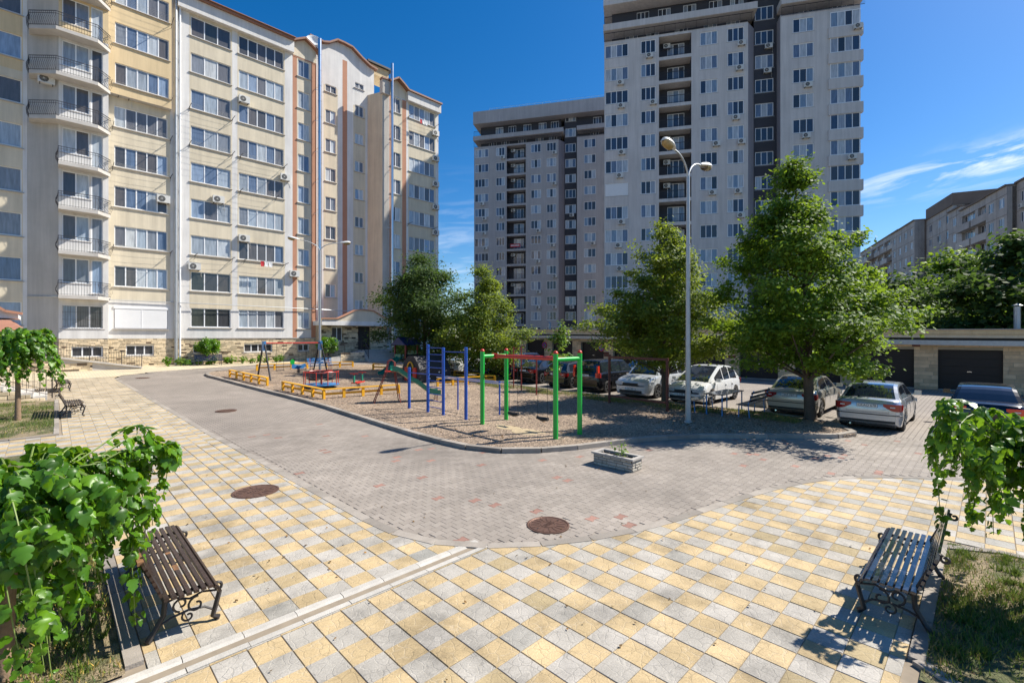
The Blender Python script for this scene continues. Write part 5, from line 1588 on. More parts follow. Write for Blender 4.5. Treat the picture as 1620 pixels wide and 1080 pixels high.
b = MB(); vs = [(x, y, z+dz) for x, z in [(-.65,1.3),(-1.0,1.15),(-1.7,.55),(-2.2,.25),(-2.5,.2)] for y, dz in sec]
b.add(vs, [(i*n+j, i*n+j+1, (i+1)*n+j+1, (i+1)*n+j) for i in range(4) for j in range(n-1)], 0, True); b.build('chute', teal_p, pt)
b = MB()
for s in (-.3,.3): b.bar((1.4,s,0),(.65,s,1.3),.05,.03)
for k in range(5): b.bar((1.4-.15*k-.1,-.3,.2+.24*k),(1.4-.15*k-.1,.3,.2+.24*k),.03,.03)
b.build('ladder', yel_p, pt)
# playhouse
ph = thing('playhouse', 'small charcoal playhouse with red door posts and a yellow arch', 'playhouse', (15.3, 23.2, P(23.5)))
b = MB(); hp = [(0,0),(0,.75),(.25,1.15),(.65,1.5),(1.3,1.5),(1.7,1.15),(1.9,.75),(1.9,0)]
m_ = len(hp)
b.add([(0,y,z) for y,z in hp]+[(2.2,y,z) for y,z in hp], [tuple(range(m_))[::-1] if False else tuple(range(m_)), tuple(range(m_,2*m_))[::-1]]+[(i,m_+i,m_+(i+1)%m_,(i+1)%m_) for i in range(m_)]); b.build('wall', char_p, ph)
for y in (.32,1.2):
    b = MB(); b.box(-.09,y,0,-.003,y+.32,.85); b.build('door_post', red_p, ph)
b = MB(); b.tube([(-.06,.62+.0+.32-.30*math.cos(k*math.pi/10),.82+.34*math.sin(k*math.pi/10)) for k in range(11)], .045, 6); b.build('arch', yel_p, ph)
b = MB(); b.add([(-.012,.66,0),(-.012,1.2,0),(-.012,1.2,.9),(-.012,1.05,1.08),(-.012,.82,1.08),(-.012,.66,.9)], [(0,1,2,3,4,5)]); b.build('doorway', black_pl, ph)
b = MB(); rq = random.Random(4)
for k in range(9):
    x, z = rq.uniform(.3,2), rq.uniform(.15,.7); r = rq.uniform(.03,.08)
    b.add([(x+r*math.cos(t*1.05),-.006,z+r*.7*math.sin(t*1.05)) for t in range(6)], [tuple(range(6))])
tag(b.build('painted_spots', wht_p, ph), kind='stuff')
# A-frame swing
af = thing('a_frame_swing', 'dark A-frame swing with blue top plates and a red beam near the pale building', 'swing', (10.7, 30.2, P(30.2)), R(-2))
for x in (-1.65,1.65):
    for s in (-1,1):
        b = MB(); b.tube([(x,s*1.35,-.05),(x,s*.12,2.15)], .05, 8); b.build('leg', char_p, af)
    b = MB(); b.box(x-.06,-.22,1.65,x+.06,.22,2.22); b.build('top_plate', lbl_p, af)
b = MB(); b.tube([(-1.6,0,2.1),(1.6,0,2.1)], .04, 8); b.build('beam', red_p, af)
for x in (-.75,.55):
    b = MB(); b.box(x-.22,-.1,.42,x+.22,.1,.46); s_ = b.build('swing_seat', char_p, af)
    b = MB(); b.tube([(x-.2,0,.45),(x-.2,0,2.08)], .008, 4); b.tube([(x+.2,0,.45),(x+.2,0,2.08)], .008, 4); b.build('chain', iron, s_)
# roundabout
ca = thing('roundabout', 'small roundabout with blue floor, slatted seats and red rails', 'roundabout', (10.1, 24.5, P(24.5)))
b = MB(); b.lathe([(0,.12),(.88,.12),(.9,.17),(0,.17)], 28, sm=False); b.build('floor', lbl_p, ca)
b = MB(); b.tube([(0,0,0),(0,0,.75)], .05, 8); b.lathe([(.22,.72),(.22,.75),(0,.76)], 16); b.build('hub', dred_p, ca)
for q in range(3):
    a0 = q*2.094+.5
    b = MB(); arc = [(.86*math.cos(a0+t*.16), .86*math.sin(a0+t*.16), .82) for t in range(10)]
    b.tube(arc, .022, 6); 
    for t in (0,4,9): b.tube([(arc[t][0],arc[t][1],.17),arc[t]], .02, 6)
    b.tube([arc[0],(0.05*math.cos(a0),.05*math.sin(a0),.72)], .02, 6)
    b.build('rail', red_p, ca)
    b = MB()
    for k in range(3):
        b.bar((.72*math.cos(a0),.72*math.sin(a0),.48+k*.11),(.72*math.cos(a0+1.4),.72*math.sin(a0+1.4),.48+k*.11),.025,.08)
        b.bar((.55*math.cos(a0)+.0,.55*math.sin(a0),.40),(.55*math.cos(a0+1.4),.55*math.sin(a0+1.4),.40),.2,.03)
    tag(b.build('seat_slats', char_p, ca), kind='stuff')
# spring rockers
rk = thing('spring_rocker', 'green and blue spring rocker beside the blue bench', 'rocker', (11.9, 32.6, P(32.6)))
b = MB(); b.prism([(-.45,.32),(-.2,.28),(.3,.28),(.48,.45),(.42,.62),(.15,.5),(-.2,.55),(-.42,.7)],-.03,.03,T=Matrix.Rotation(R(90),4,'X')); b.box(-.1,-.2,.47,.2,.2,.51); b.build('body', lbl_p, rk)
b = MB(); b.prism([(-.5,.6),(-.28,.6),(-.25,.82),(-.4,.95),(-.55,.8)],-.035,.035,T=Matrix.Rotation(R(90),4,'X')); b.build('head', grn_p, rk)
b = MB(); b.tube([(.1*math.cos(t),.1*math.sin(t),.02+t*.011) for t in range(26)], .018, 5); b.build('spring', iron, rk)
rk2 = thing('spring_rocker', 'red and teal rocker near the foot of the red ladder', 'rocker', (11.2, 22.6, P(22.6)), R(40))
b = MB(); b.box(-.5,-.16,.35,.5,.16,.4); b.tube([(-.5,0,.4),(-.5,0,.85)],.02,6); b.tube([(.5,0,.4),(.5,0,.85)],.02,6); b.tube([(-.5,-.2,.85),(-.5,.2,.85)],.02,6); b.tube([(.5,-.2,.85),(.5,.2,.85)],.02,6); b.build('frame', red_p, rk2)
b = MB(); b.box(-.55,-.03,.4,-.42,.03,.75); b.box(.42,-.03,.4,.55,.03,.75); b.build('side_panel', teal_p, rk2)
b = MB(); b.tube([(.1*math.cos(t),.1*math.sin(t),.02+t*.013) for t in range(26)], .018, 5); b.build('spring', iron, rk2)
# blue bench
bb = thing('blue_bench', 'bright blue slatted bench with red legs at the back of the playground', 'bench', (13.5, 33.0, P(33)), R(-2))
b = MB(); b.box(-.85,-.026,-.015,.85,.036,.015); sm_ = b.mesh('slat', lbl_p)
for k, (y, z, a) in enumerate([(-.35,.42,0),(-.26,.42,0),(-.17,.42,0),(-.08,.42,0),(.05,.55,80),(.08,.66,80),(.11,.77,80),(.13,.88,80)]):
    o = place('seat_slat' if k < 4 else 'back_slat', sm_, bb, (0,y,z)); o.rotation_euler.x = R(a)
for x in (-.65,.65):
    b = MB(); b.tube([(x,-.35,0),(x,-.33,.4),(x,.02,.4),(x,.14,.92)], .022, 6); b.tube([(x,.1,0),(x,.0,.4)], .022, 6); b.build('leg', red_p, bb)
# low yellow rail fences
fn = 0
post_me = MB(); post_me.box(-.06,-.05,-.05,.06,.05,.40); post_me = post_me.mesh('post', yel_p)
def yfence(pts, label, n):
    global fn
    t = thing('yellow_fence', label, 'fence', (pts[0][0], pts[0][1], P(pts[0][1])), 0, 'low yellow rail fences round the play area')
    o0 = Vector((pts[0][0], pts[0][1], P(pts[0][1])))
    for (a, c), k in zip(zip(pts, pts[1:]), n):
        A = Vector((*a, P(a[1])))-o0; B_ = Vector((*c, P(c[1])))-o0; ang = math.atan2(B_.y-A.y, B_.x-A.x)
        for q in range(k+1):
            p = A.lerp(B_, q/k); place('post', post_me, t, p, ang)
        b = MB(); b.bar(A+Vector((0,0,.42)), B_+Vector((0,0,.42)), .16, .045); b.build('top_rail', yel_p, t)
        b = MB(); d = (B_-A).normalized(); nrm = Vector((-d.y,d.x,0))*.065
        b.bar(A+Vector((0,0,.2))+nrm, B_+Vector((0,0,.2))+nrm, .03, .10); b.build('lower_rail', yel_p, t)
yfence([(7.75,32.3),(8.15,26.7)], 'low yellow fence nearest the road bend at the far left of the play area', [5])
yfence([(8.2,24.5),(8.6,20.6),(12.1,20.2)], 'low yellow fence with a corner in front of the roundabout', [4,4])
yfence([(15.2,21.3),(18.9,20.7),(18.9,24.6)], 'low yellow fence with a corner between the playhouse and the parked cars', [4,3])
yfence([(10.2,35.6),(13.6,35.5)], 'low yellow fence left of the blue bench, back of the play area', [3])
yfence([(14.9,35.2),(16.9,35.0)], 'short low yellow fence right of the blue bench, back of the play area', [2])
yfence([(17.2,32.3),(18.4,29.6)], 'short low yellow fence behind the play tower', [2])
yfence([(18.6,28.2),(18.9,25.6)], 'low yellow fence behind the playhouse in front of the white cars', [2])
# table with two benches
tb = thing('garden_table', 'dark blue metal table under the lamp post', 'table', (18.1, 7.0, P(7)))
b = MB()
for k in range(5): b.box(-1.05,-.34+k*.138,.74,1.05,-.34+k*.138+.128,.77)
tag(b.build('table_top', wood_n, tb), kind='stuff')
for x in (-.95,.95):
    for y in (-.28,.28):
        b = MB(); b.tube([(x,y,-.05),(x,y,.74)], .025, 6); b.build('leg', lbl_p, tb)
def sbench(x, y, lab, back, rz):
    t = thing('garden_bench', lab, 'bench', (x, y, P(y)), rz)
    m = MB(); m.box(-.95,-.04,-.012,.95,.04,.012); me = m.mesh('slat', wood_n)
    for k in range(4): place('seat_slat', me, t, (0,-.15+k*.1,.45))
    if back:
        for k in range(3): o = place('back_slat', me, t, (0,-.26-.04*k,.6+.14*k)); o.rotation_euler.x = R(-78)
    for xx in (-.8,.8):
        b = MB(); b.tube([(xx,.15,-.03),(xx,.13,.44)],.02,6); b.tube([(xx,-.22,-.03),(xx,-.17,.45)]+([(xx,-.36,.95)] if back else []),.02,6); b.tube([(xx,.13,.43),(xx,-.17,.43)],.02,6); b.build('leg', lbl_p, t)
    return t
sbench(18.2, 6.1, 'dark slatted bench with a backrest beside the dark blue table', True, 0)
sbench(18.0, 7.95, 'backless dark bench on the left side of the dark blue table', False, 0)
tr_ = thing('concrete_trough', 'low concrete trough between the white hatchback and the beige sedan', 'planter', (21.6, 6.6, 0), R(-90))
b = MB()
for x0,y0,x1,y1 in ((-.55,-.4,.55,-.3),(-.55,.3,.55,.4),(-.55,-.3,-.45,.3),(.45,-.3,.55,.3)): b.box(x0,y0,0,x1,y1,.42)
b.build('side_walls', conc, tr_)
b = MB(); b.box(-.45,-.3,.1,.45,.3,.34); b.build('soil', soil, tr_)

# ================================================================== cars
def lerp_tab(tab, x):
    if x <= tab[0][0]: return tab[0][1]
    for (a, p), (c, q) in zip(tab, tab[1:]):
        if x <= c:
            t = (x-a)/(c-a); return p+(q-p)*t
    return tab[-1][1]
WH = {}
def wheel_meshes(r, w=.2):
    if (r) in WH: return WH[r]
    Rm = Matrix.Rotation(R(90),4,'X')
    b = MB(); b.lathe([(r*.62,-w/2),(r*.9,-w/2),(r*.98,-w*.38),(r,-w*.2),(r,w*.2),(r*.98,w*.38),(r*.9,w/2),(r*.62,w/2)], 28, T=Rm)
    ty = b.mesh('tyre', rubber, 40)
    b = MB(); b.lathe([(r*.64,-w/2+.01),(r*.60,-w/2+.005),(r*.57,-w/2+.05),(r*.2,-w/2+.06)], 24, 1, T=Rm)
    for s in (1,): b.lathe([(r*.66,-w/2-.004),(r*.58,-w/2-.004)], 24, 0, T=Rm)
    for k in range(5):
        a = 2*math.pi*k/5
        for da in (-.1,.1):
            b.bar((r*.1*math.cos(a),-w/2+.012,r*.1*math.sin(a)),(r*.62*math.cos(a+da),-w/2+.008,r*.62*math.sin(a+da)),.02,.045, 0, up=(0,1,0))
    b.lathe([(r*.16,-w/2-.0),(r*.12,-w/2-.008),(0,-w/2-.01)], 12, 0, T=Rm)
    ri = b.mesh('rim', [alloy, black_pl], 40)
    WH[r] = (ty, ri); return WH[r]
def car(label, x, y, face, pnt, kind, plate='', lights=tail_red, wheel_r=.315, group='cars parked beside the playground', yaw=0, trim=None, z=None):
    K = dict(
     sedan=dict(L=4.5,W=1.74,H=1.42,top=[(0,.80),(.06,.93),(.2,.97),(.75,1.0),(1.0,1.0),(3.1,.96),(3.6,.88),(4.2,.78),(4.42,.68),(4.5,.58)],gx=(.50,1.28,2.55,3.42),side=(.98,3.12),pil=(2.02,),belt=.93,wb=(.88,3.52)),
     lift=dict(L=4.45,W=1.72,H=1.41,top=[(0,.80),(.05,.95),(.2,.99),(.5,1.0),(1.0,1.0),(3.0,.96),(3.6,.88),(4.1,.78),(4.35,.68),(4.45,.58)],gx=(.32,1.22,2.5,3.35),side=(.85,3.05),pil=(1.95,),belt=.93,wb=(.84,3.46)),
     suv=dict(L=4.45,W=1.82,H=1.70,top=[(0,.86),(.04,1.02),(.12,1.08),(1,1.10),(3.3,1.08),(3.9,1.0),(4.25,.90),(4.4,.76),(4.45,.62)],gx=(.14,.42,2.6,3.35),side=(.38,3.1),pil=(1.25,2.1),belt=1.05,wb=(.80,3.45)),
     mpv=dict(L=4.3,W=1.80,H=1.60,top=[(0,.80),(.04,.98),(.12,1.02),(1,1.04),(3.2,1.0),(3.7,.92),(4.1,.80),(4.25,.66),(4.3,.54)],gx=(.10,.95,2.1,3.45),side=(.52,3.0),pil=(1.3,2.05),belt=.98,wb=(.78,3.45)),
     hatch=dict(L=4.1,W=1.72,H=1.45,top=[(0,.80),(.04,.95),(.12,.98),(1,1.0),(3.0,.97),(3.5,.88),(3.9,.77),(4.05,.65),(4.1,.54)],gx=(.14,.62,2.3,3.15),side=(.5,2.9),pil=(1.65,),belt=.94,wb=(.72,3.28)))[kind]
    L, W, H = K['L'], K['W'], K['H']; hw = W/2
    rz = 0 if face > 0 else math.pi
    t = thing('parked_car', label, 'car', (x, y, (zg(y)-.003) if z is None else z), rz+R(yaw), group)
    xs = sorted(set([0,.025,.07,.14,.22] + [L-v for v in (0,.02,.06,.13,.22,.34)] + list(np.linspace(.3,L-.4,30)) + [w+d for w in K['wb'] for d in (-.40,-.37,-.33,-.26,-.16,0,.16,.26,.33,.37,.40)]))
    xs = [v for v in xs if 0 <= v <= L]
    b = MB(); ring = []; AR = wheel_r+.065
    for q in xs:
        e0 = min(q, L-q); wt = 1 - .16*max(0, 1-e0/.32)**2.2 - (.02 if e0 < 1.0 else 0)
        w = hw*wt; zt = lerp_tab(K['top'], q)
        zb = .20 + .10*max(0, 1-e0/.12)
        za = zb
        for wx in K['wb']:
            d = abs(q-wx)
            if d < AR: za = max(za, wheel_r + math.sqrt(max(0, AR*AR-d*d)))
        z4 = max(.42, za+.012); z5 = max(.62, za+.03); z6 = max(zt-.12, z5+.02)
        sec_ = [(0,zb),(w-.24,zb),(w-.24,za),(w-.035,za),(w,z4),(w-.004,z5),(w-.02,z6),(w-.07,zt-.03),(w-.13,zt),(w*.45,zt+.018),(0,zt+.024)]
        ring.append([(q, p_, z_) for p_, z_ in sec_])
    n = len(ring[0]); vs = []
    for rg_ in ring: vs += rg_ + [(a, -b_, c) for a, b_, c in rg_]
    fs = []
    for i in range(len(ring)-1):
        for j in range(n-1):
            A, B2 = i*2*n+j, (i+1)*2*n+j
            fs.append((A, A+1, B2+1, B2)[::-1]); fs.append((A+n, A+n+1, B2+n+1, B2+n))
    for i, sgn in ((0,1),(len(ring)-1,-1)):
        o = i*2*n
        for j in range(1, n-1):
            f = (o+j, o+j+1, o+n+j+1, o+n+j); fs.append(f if sgn > 0 else f[::-1])
    cx0 = L/2
    Tc = Matrix.Translation((-cx0,0,0))
    b.add(vs, fs, 0, True, Tc)
    # roof, pillars
    g0, g1, g2, g3 = K['gx']; belt = K['belt']; wbt = hw-.075; wrf = hw-.24
    def zr(q):
        if q <= g0 or q >= g3: return belt
        if q < g1: u = (q-g0)/(g1-g0); return belt+(H-.03-belt)*(math.sin(u*math.pi/2)**1.05)*(.97+.03*u)
        if q > g2: u = (g3-q)/(g3-g2); return belt+(H-.02-belt)*(u**.86)
        u = (q-g1)/(g2-g1); return H-.03+.05*math.sin(u*math.pi)**.8*(1 if kind in ('mpv','hatch') else .6)+.01*u
    qs = sorted(set(list(np.linspace(g0,g1,6))+list(np.linspace(g1,g2,9))+list(np.linspace(g2,g3,7))+[K['side'][0],K['side'][1]]+[p_+d for p_ in K['pil'] for d in (-.035,.035)]))
    gl2 = {1: MB(), -1: MB()}; wsf = MB(); wsr = MB()
    R2 = []
    for q in qs:
        z_ = zr(q)+0; u = (z_-belt)/(H-belt); w_ = wbt-(wbt-wrf)*u
        zl = lerp_tab(K['top'], q)-.03
        R2.append([(wbt+.0,zl),(wbt-.006,belt+.015 if z_>belt+.02 else z_),(w_+.012,max(belt+.015,z_-.075)),(w_-.015,z_-.02),(w_-.11,z_),(w_*.5,z_+.012),(0,z_+.016)])
    for i in range(len(qs)-1):
        q0, q1 = qs[i], qs[i+1]; qm = (q0+q1)/2
        for j in range(6):
            for s in (1,-1):
                v4 = [(q0,s*R2[i][j][0],R2[i][j][1]),(q1,s*R2[i+1][j][0],R2[i+1][j][1]),(q1,s*R2[i+1][j+1][0],R2[i+1][j+1][1]),(q0,s*R2[i][j+1][0],R2[i][j+1][1])]
                tgt = b
                if j == 1 and K['side'][0] <= qm <= K['side'][1] and not any(abs(qm-p_) < .034 for p_ in K['pil']): tgt = gl2[s]
                if j >= 4 and qm > g2+.05: tgt = wsf
                if j >= 4 and qm < g1-.06 and qm > g0+.03: tgt = wsr
                tgt.add(v4, [(0,1,2,3) if s > 0 else (3,2,1,0)], 0, True, Tc)
    body = b.build('body', pnt, t, sharp=32)
    for s in (1,-1): gl2[s].build('side_windows', car_glass, t)
    wsf.build('windscreen', car_glass, t); wsr.build('rear_window', car_glass, t)
    # floor and dark underside
    u_ = MB(); u_.box(.25-cx0,-hw+.2,.14,L-.25-cx0,hw-.2,.24); u_.build('underbody', black_pl, t)
    ty, ri = wheel_meshes(wheel_r)
    for wx in K['wb']:
        for s in (-1,1):
            w_ = place('wheel', ty, t, (wx-cx0, s*(hw-.125), wheel_r), 0 if s < 0 else math.pi)
            place('rim', ri, w_)
    # tail lamps wrap the corner, head lamps too
    def zt_(q): return lerp_tab(K['top'], q)
    def wrapbox(name, m, x0, x1, y0, y1, z0, z1, s, sub=None, rear=True):
        c_ = MB(); k = 1 if rear else -1
        X = lambda v: (v if rear else L-v)-cx0
        wt = hw*(1-.16)  # corner half width at the very end
        poly = [(X(-.008), s*y0), (X(-.012), s*min(y1, wt-.0)), (X(.05), s*(hw*.925+.004)), (X(.12), s*(hw*.975+.004)), (X(x1), s*(hw*.985)), (X(x1), s*(hw-.1)), (X(.08), s*y0)]
        c_.prism(poly if s*k < 0 else poly[::-1], z0, z1)
        return c_.build(name, m, t)
    def taillamp(s, yin, z0, z1, zi):
        c_ = MB(); P5 = [(-.014, yin, zi, z1), (-.020, hw*.70, z0+.02, z1), (-.012, hw*.835, z0, z1), (.05, hw*.925+.006, z0, z1), (.12, hw*.975+.006, z0+.01, z1), (.26, hw*.99+.004, z0+.07, z1-.01)]
        vs = [(q-cx0, s*y_, a_) for q, y_, a_, b_ in P5] + [(q-cx0, s*y_, b_) for q, y_, a_, b_ in P5]
        c_.add(vs, [(k,k+1,k+7,k+6) if s < 0 else (k+6,k+7,k+1,k) for k in range(5)], 0, True)
        vs2 = [(q-cx0+.05, s*(y_-.04), a_) for q, y_, a_, b_ in P5] + [(q-cx0+.05, s*(y_-.04), b_) for q, y_, a_, b_ in P5]
        c_.add(vs[6:]+vs2[6:], [(k,k+1,k+7,k+6) for k in range(5)]); c_.add(vs[:6]+vs2[:6], [(k,k+1,k+7,k+6) for k in range(5)])
        o = c_.build('tail_light', lights, t)
        c_ = MB(); c_.box(-.0225-cx0, min(s*(hw*.66),s*(hw*.80)), (z0+z1)/2+.0, -.014-cx0, max(s*(hw*.66),s*(hw*.80)), (z0+z1)/2+.035); c_.build('reversing_lamp', lampglass, o)
    suvlike = kind in ('suv','mpv')
    for s in (-1,1):
        if kind == 'suv' : wrapbox('tail_light', lights, 0,.16, hw-.26, hw, .82, 1.28 if False else 1.06, s)
        elif kind == 'mpv': wrapbox('tail_light', lights, 0,.16, hw-.24, hw, .78, 1.0, s)
        else: taillamp(s, hw-.46, .66, .87, .80)
        hl = wrapbox('headlight', lampglass, 0,.32, hw-.50, hw, zt_(L-.02)-.02, zt_(L-.02)+.11, s, rear=False)
    if kind == 'suv':
        for s in (-1,1):
            c_ = MB(); c_.box(.03-cx0,s*(wbt-.12),1.05,.16-cx0,s*(wbt-.03),1.42); c_.build('tail_light', lights, t)
    c_ = MB(); c_.box(L-.03-cx0,-.45,zt_(L-.02)-.05,L+.004-cx0,.45,zt_(L-.02)+.07)
    for k in range(3): c_.box(L-.0-cx0,-.44,zt_(L)-.03+.03*k,L+.008-cx0,.44,zt_(L)-.022+.03*k)
    c_.build('grille', black_pl, t)
    c_ = MB(); c_.box(L-.04-cx0,-.6,.27,L+.006-cx0,.6,.40); c_.build('air_intake', black_pl, t)
    c_ = MB(); c_.box(-.012-cx0,-hw*.8,.30,.03-cx0,hw*.8,.36); c_.build('bumper_strip', trim or black_pl, t)
    if not suvlike:
        c_ = MB(); c_.tube([(.20-cx0,-hw*.985,.535),(.06-cx0,-hw*.935,.535),(-.004-cx0,-hw*.83,.535),(-.010-cx0,0,.535),(-.004-cx0,hw*.83,.535),(.06-cx0,hw*.935,.535),(.20-cx0,hw*.985,.535)], .016, 5); c_.build('bumper_strip', black_pl, t)
        c_ = MB()
        for s in (-1,1): c_.bar((-.006-cx0,s*hw*.62,.60),(-.0-cx0,s*hw*.62,.66),.006,.006)
        c_.bar((-.008-cx0,-hw*.62,.60),(-.008-cx0,hw*.62,.60),.006,.008); c_.build('boot_gap', black_pl, t)
    # plates with lettering
    for rear in (True, False):
        px_ = -cx0-.016 if rear else L-cx0+.012
        pz = .80 if rear else .46
        if suvlike and rear: pz = .92
        c_ = MB(); c_.box(px_-.003,-.26,pz-.057,px_+.003,.26,pz+.057); po_ = c_.build('licence_plate', plate_w, t)
        if plate:
            c_ = MB()
            for z0,z1,y0,y1 in ((-.057,-.050,-.26,.26),(.050,.057,-.26,.26),(-.057,.057,-.26,-.253),(-.057,.057,.253,.26)):
                c_.box(px_+(-.0045 if rear else .003),y0,pz+z0,px_+(-.003 if rear else .0045),y1,pz+z1)
            c_.build('plate_border', plate_k, po_)
            me = text_mesh(plate, .10, plate_k)
            o = place('lettering', me, po_, (px_-.004 if rear else px_+.004, 0, pz))
            o.rotation_euler = (R(90), 0, R(-90) if rear else R(90))
    for s in (-1,1):
        c_ = MB(); mx_ = K['gx'][3]-.42-cx0
        c_.box(mx_-.06,s*(hw+.02),.97,mx_+.08,s*(hw+.20),1.10) if s > 0 else c_.box(mx_-.06,-(hw+.20),.97,mx_+.08,-(hw+.02),1.10)
        c_.bar((mx_,s*(hw-.06),.96),(mx_,s*(hw+.05),1.0),.05,.03)
        c_.build('door_mirror', pnt, t)
        for hx_ in (K['pil'][-1]-.12, K['side'][0]+.42 if len(K['pil'])==1 else K['pil'][0]-.12):
            c_ = MB(); yy = s*(hw-.008)
            c_.bar((hx_-.09-cx0,yy+s*.012,.80),(hx_+.09-cx0,yy+s*.012,.80),.03,.025); c_.build('door_handle', pnt, t)
    # door shut lines
    c_ = MB()
    for q in [K['pil'][-1], K['side'][1]-.12] + ([K['pil'][0]] if len(K['pil'])>1 else [K['side'][0]+.28]):
        for s in (-1,1): 
            yy = s*(hw-.0015); c_.box(q-.004-cx0, min(yy,yy+s*.003), .42, q+.004-cx0, max(yy,yy+s*.003), .60)
            c_.bar((q-cx0, s*(hw-.0015), .60),(q-cx0, s*(hw-.018), .86),.006,.006)
    c_.build('door_gap', black_pl, t)
    c_ = MB()
    c_.tube([(.35-cx0,hw*.5,.16),(-.01-cx0,hw*.5,.2)], .028, 8); c_.build('exhaust', chrome, t)
    return t
silver = paint("silver", (.50,.52,.54), .55, .26); beige_p = paint("champagne", (.52,.48,.40), .45, .28)
white_p = paint("white", (.74,.74,.73), .0, .25); black_p = paint("black", (.004,.004,.005), .0, .2); black_p.node_tree.nodes["Principled BSDF"].inputs["Coat Weight"].default_value = .5
navy_p = paint("navy", (.008,.018,.055), .35, .2); silv_w = paint("pale_silver", (.62,.64,.66), .3, .25)
olive_p = paint("dark_olive", (.035,.035,.030), .4, .25); blue_g = paint("blue_grey", (.10,.16,.24), .5, .25); bblue = paint("blue", (.01,.05,.16), .4, .22)
Lh = {'sedan':2.25,'lift':2.225,'suv':2.225,'mpv':2.15,'hatch':2.05}
def rear_at(xr, y, label, pnt, kind, **k): return car(label, xr+Lh[kind], y, 1, pnt, kind, **k)
def front_at(xf, y, label, pnt, kind, **k): return car(label, xf+Lh[kind], y, -1, pnt, kind, **k)
rear_at(18.1, 2.68, 'silver older liftback sedan with dark bumper strips parked alone beside the black car', silver, 'lift', plate='CKAO 678', yaw=0)
rear_at(19.25, 5.15, 'champagne beige sedan seen from behind beside the forked maple trunk', beige_p, 'sedan', plate='OZ 757', lights=tail_red)
rear_at(19.4, .08, 'black sedan with bright red tail lamps behind the near right mulberry', black_p, 'sedan', plate='B 482', lights=tail_org)
front_at(19.35, 9.22, 'white rounded hatchback facing the playground beside the lamp post', white_p, 'mpv', plate='TXB 101')
front_at(19.6, 11.95, 'pale silver boxy crossover facing the playground behind the rust red frame', silv_w, 'suv', plate='KBS 202')
rear_at(19.95, 14.85, 'black crossover with tall red tail lamps backed towards the green swing', black_p, 'suv', plate='CAV 11', lights=tail_org)
rear_at(20.4, 17.35, 'dark olive hatchback seen from behind, left of the sapling', olive_p, 'hatch', plate='BR 30')
front_at(26.3, 16.2, 'pale blue grey hatchback in the second row behind the black crossover', blue_g, 'hatch')
rear_at(20.6, 20.0, 'black sedan seen from behind through the green swing', black_p, 'sedan', plate='BMA 16')
rear_at(21.3, 22.5, 'dark blue off-roader with spare wheel on its back door', navy_p, 'suv', plate='CRX 8')
front_at(20.6, 24.5, 'blue sedan facing the playground behind the blue climbing bars', bblue, 'sedan')
front_at(20.3, 27.1, 'white crossover facing the playground under the middle tree', white_p, 'suv', plate='YDM 5')
car('white sedan seen from its side behind the play tower', 22.5, 31.6, 1, white_p, 'sedan', yaw=115)
# spare wheel
sp = [o for o in bpy.data.objects if o.get('label','').startswith('dark blue off-roader')][0]
b = MB(); b.lathe([(.30,0),(.33,.04),(.33,.14),(.28,.18),(0,.19)], 20, T=Matrix.Translation((-2.23,-.15,.95)) @ Matrix.Rotation(R(-90),4,'Y')); b.build('spare_wheel_cover', dred_p, sp)

# ================================================================== trees and shrubs
def orient_cards(c, nrm, size, rg, fold=.25, lobes=False):
    """leaf faces at points c facing roughly nrm: a folded rhombus of two triangles each"""
    n = len(c)
    nrm = nrm + rg.normal(0,.55,(n,3)); nrm /= np.linalg.norm(nrm,axis=1)[:,None]+1e-9
    t = rg.normal(0,1,(n,3)); t -= nrm*(t*nrm).sum(1)[:,None]; t /= np.linalg.norm(t,axis=1)[:,None]+1e-9
    u = np.cross(nrm, t); s = size*(.6+.8*rg.random(n))[:,None]
    V = np.stack([c - t*s*.5, c + u*s*.36 - nrm*s*fold*.3 - t*s*.05, c + t*s*.58 - nrm*s*fold*.5, c - u*s*.36 - nrm*s*fold*.3 - t*s*.05], 1)
    F = (np.arange(n)*4)[:,None,None] + np.array([(0,1,2),(0,2,3)])[None]
    return V.reshape(-1,3), F.reshape(-1,3)
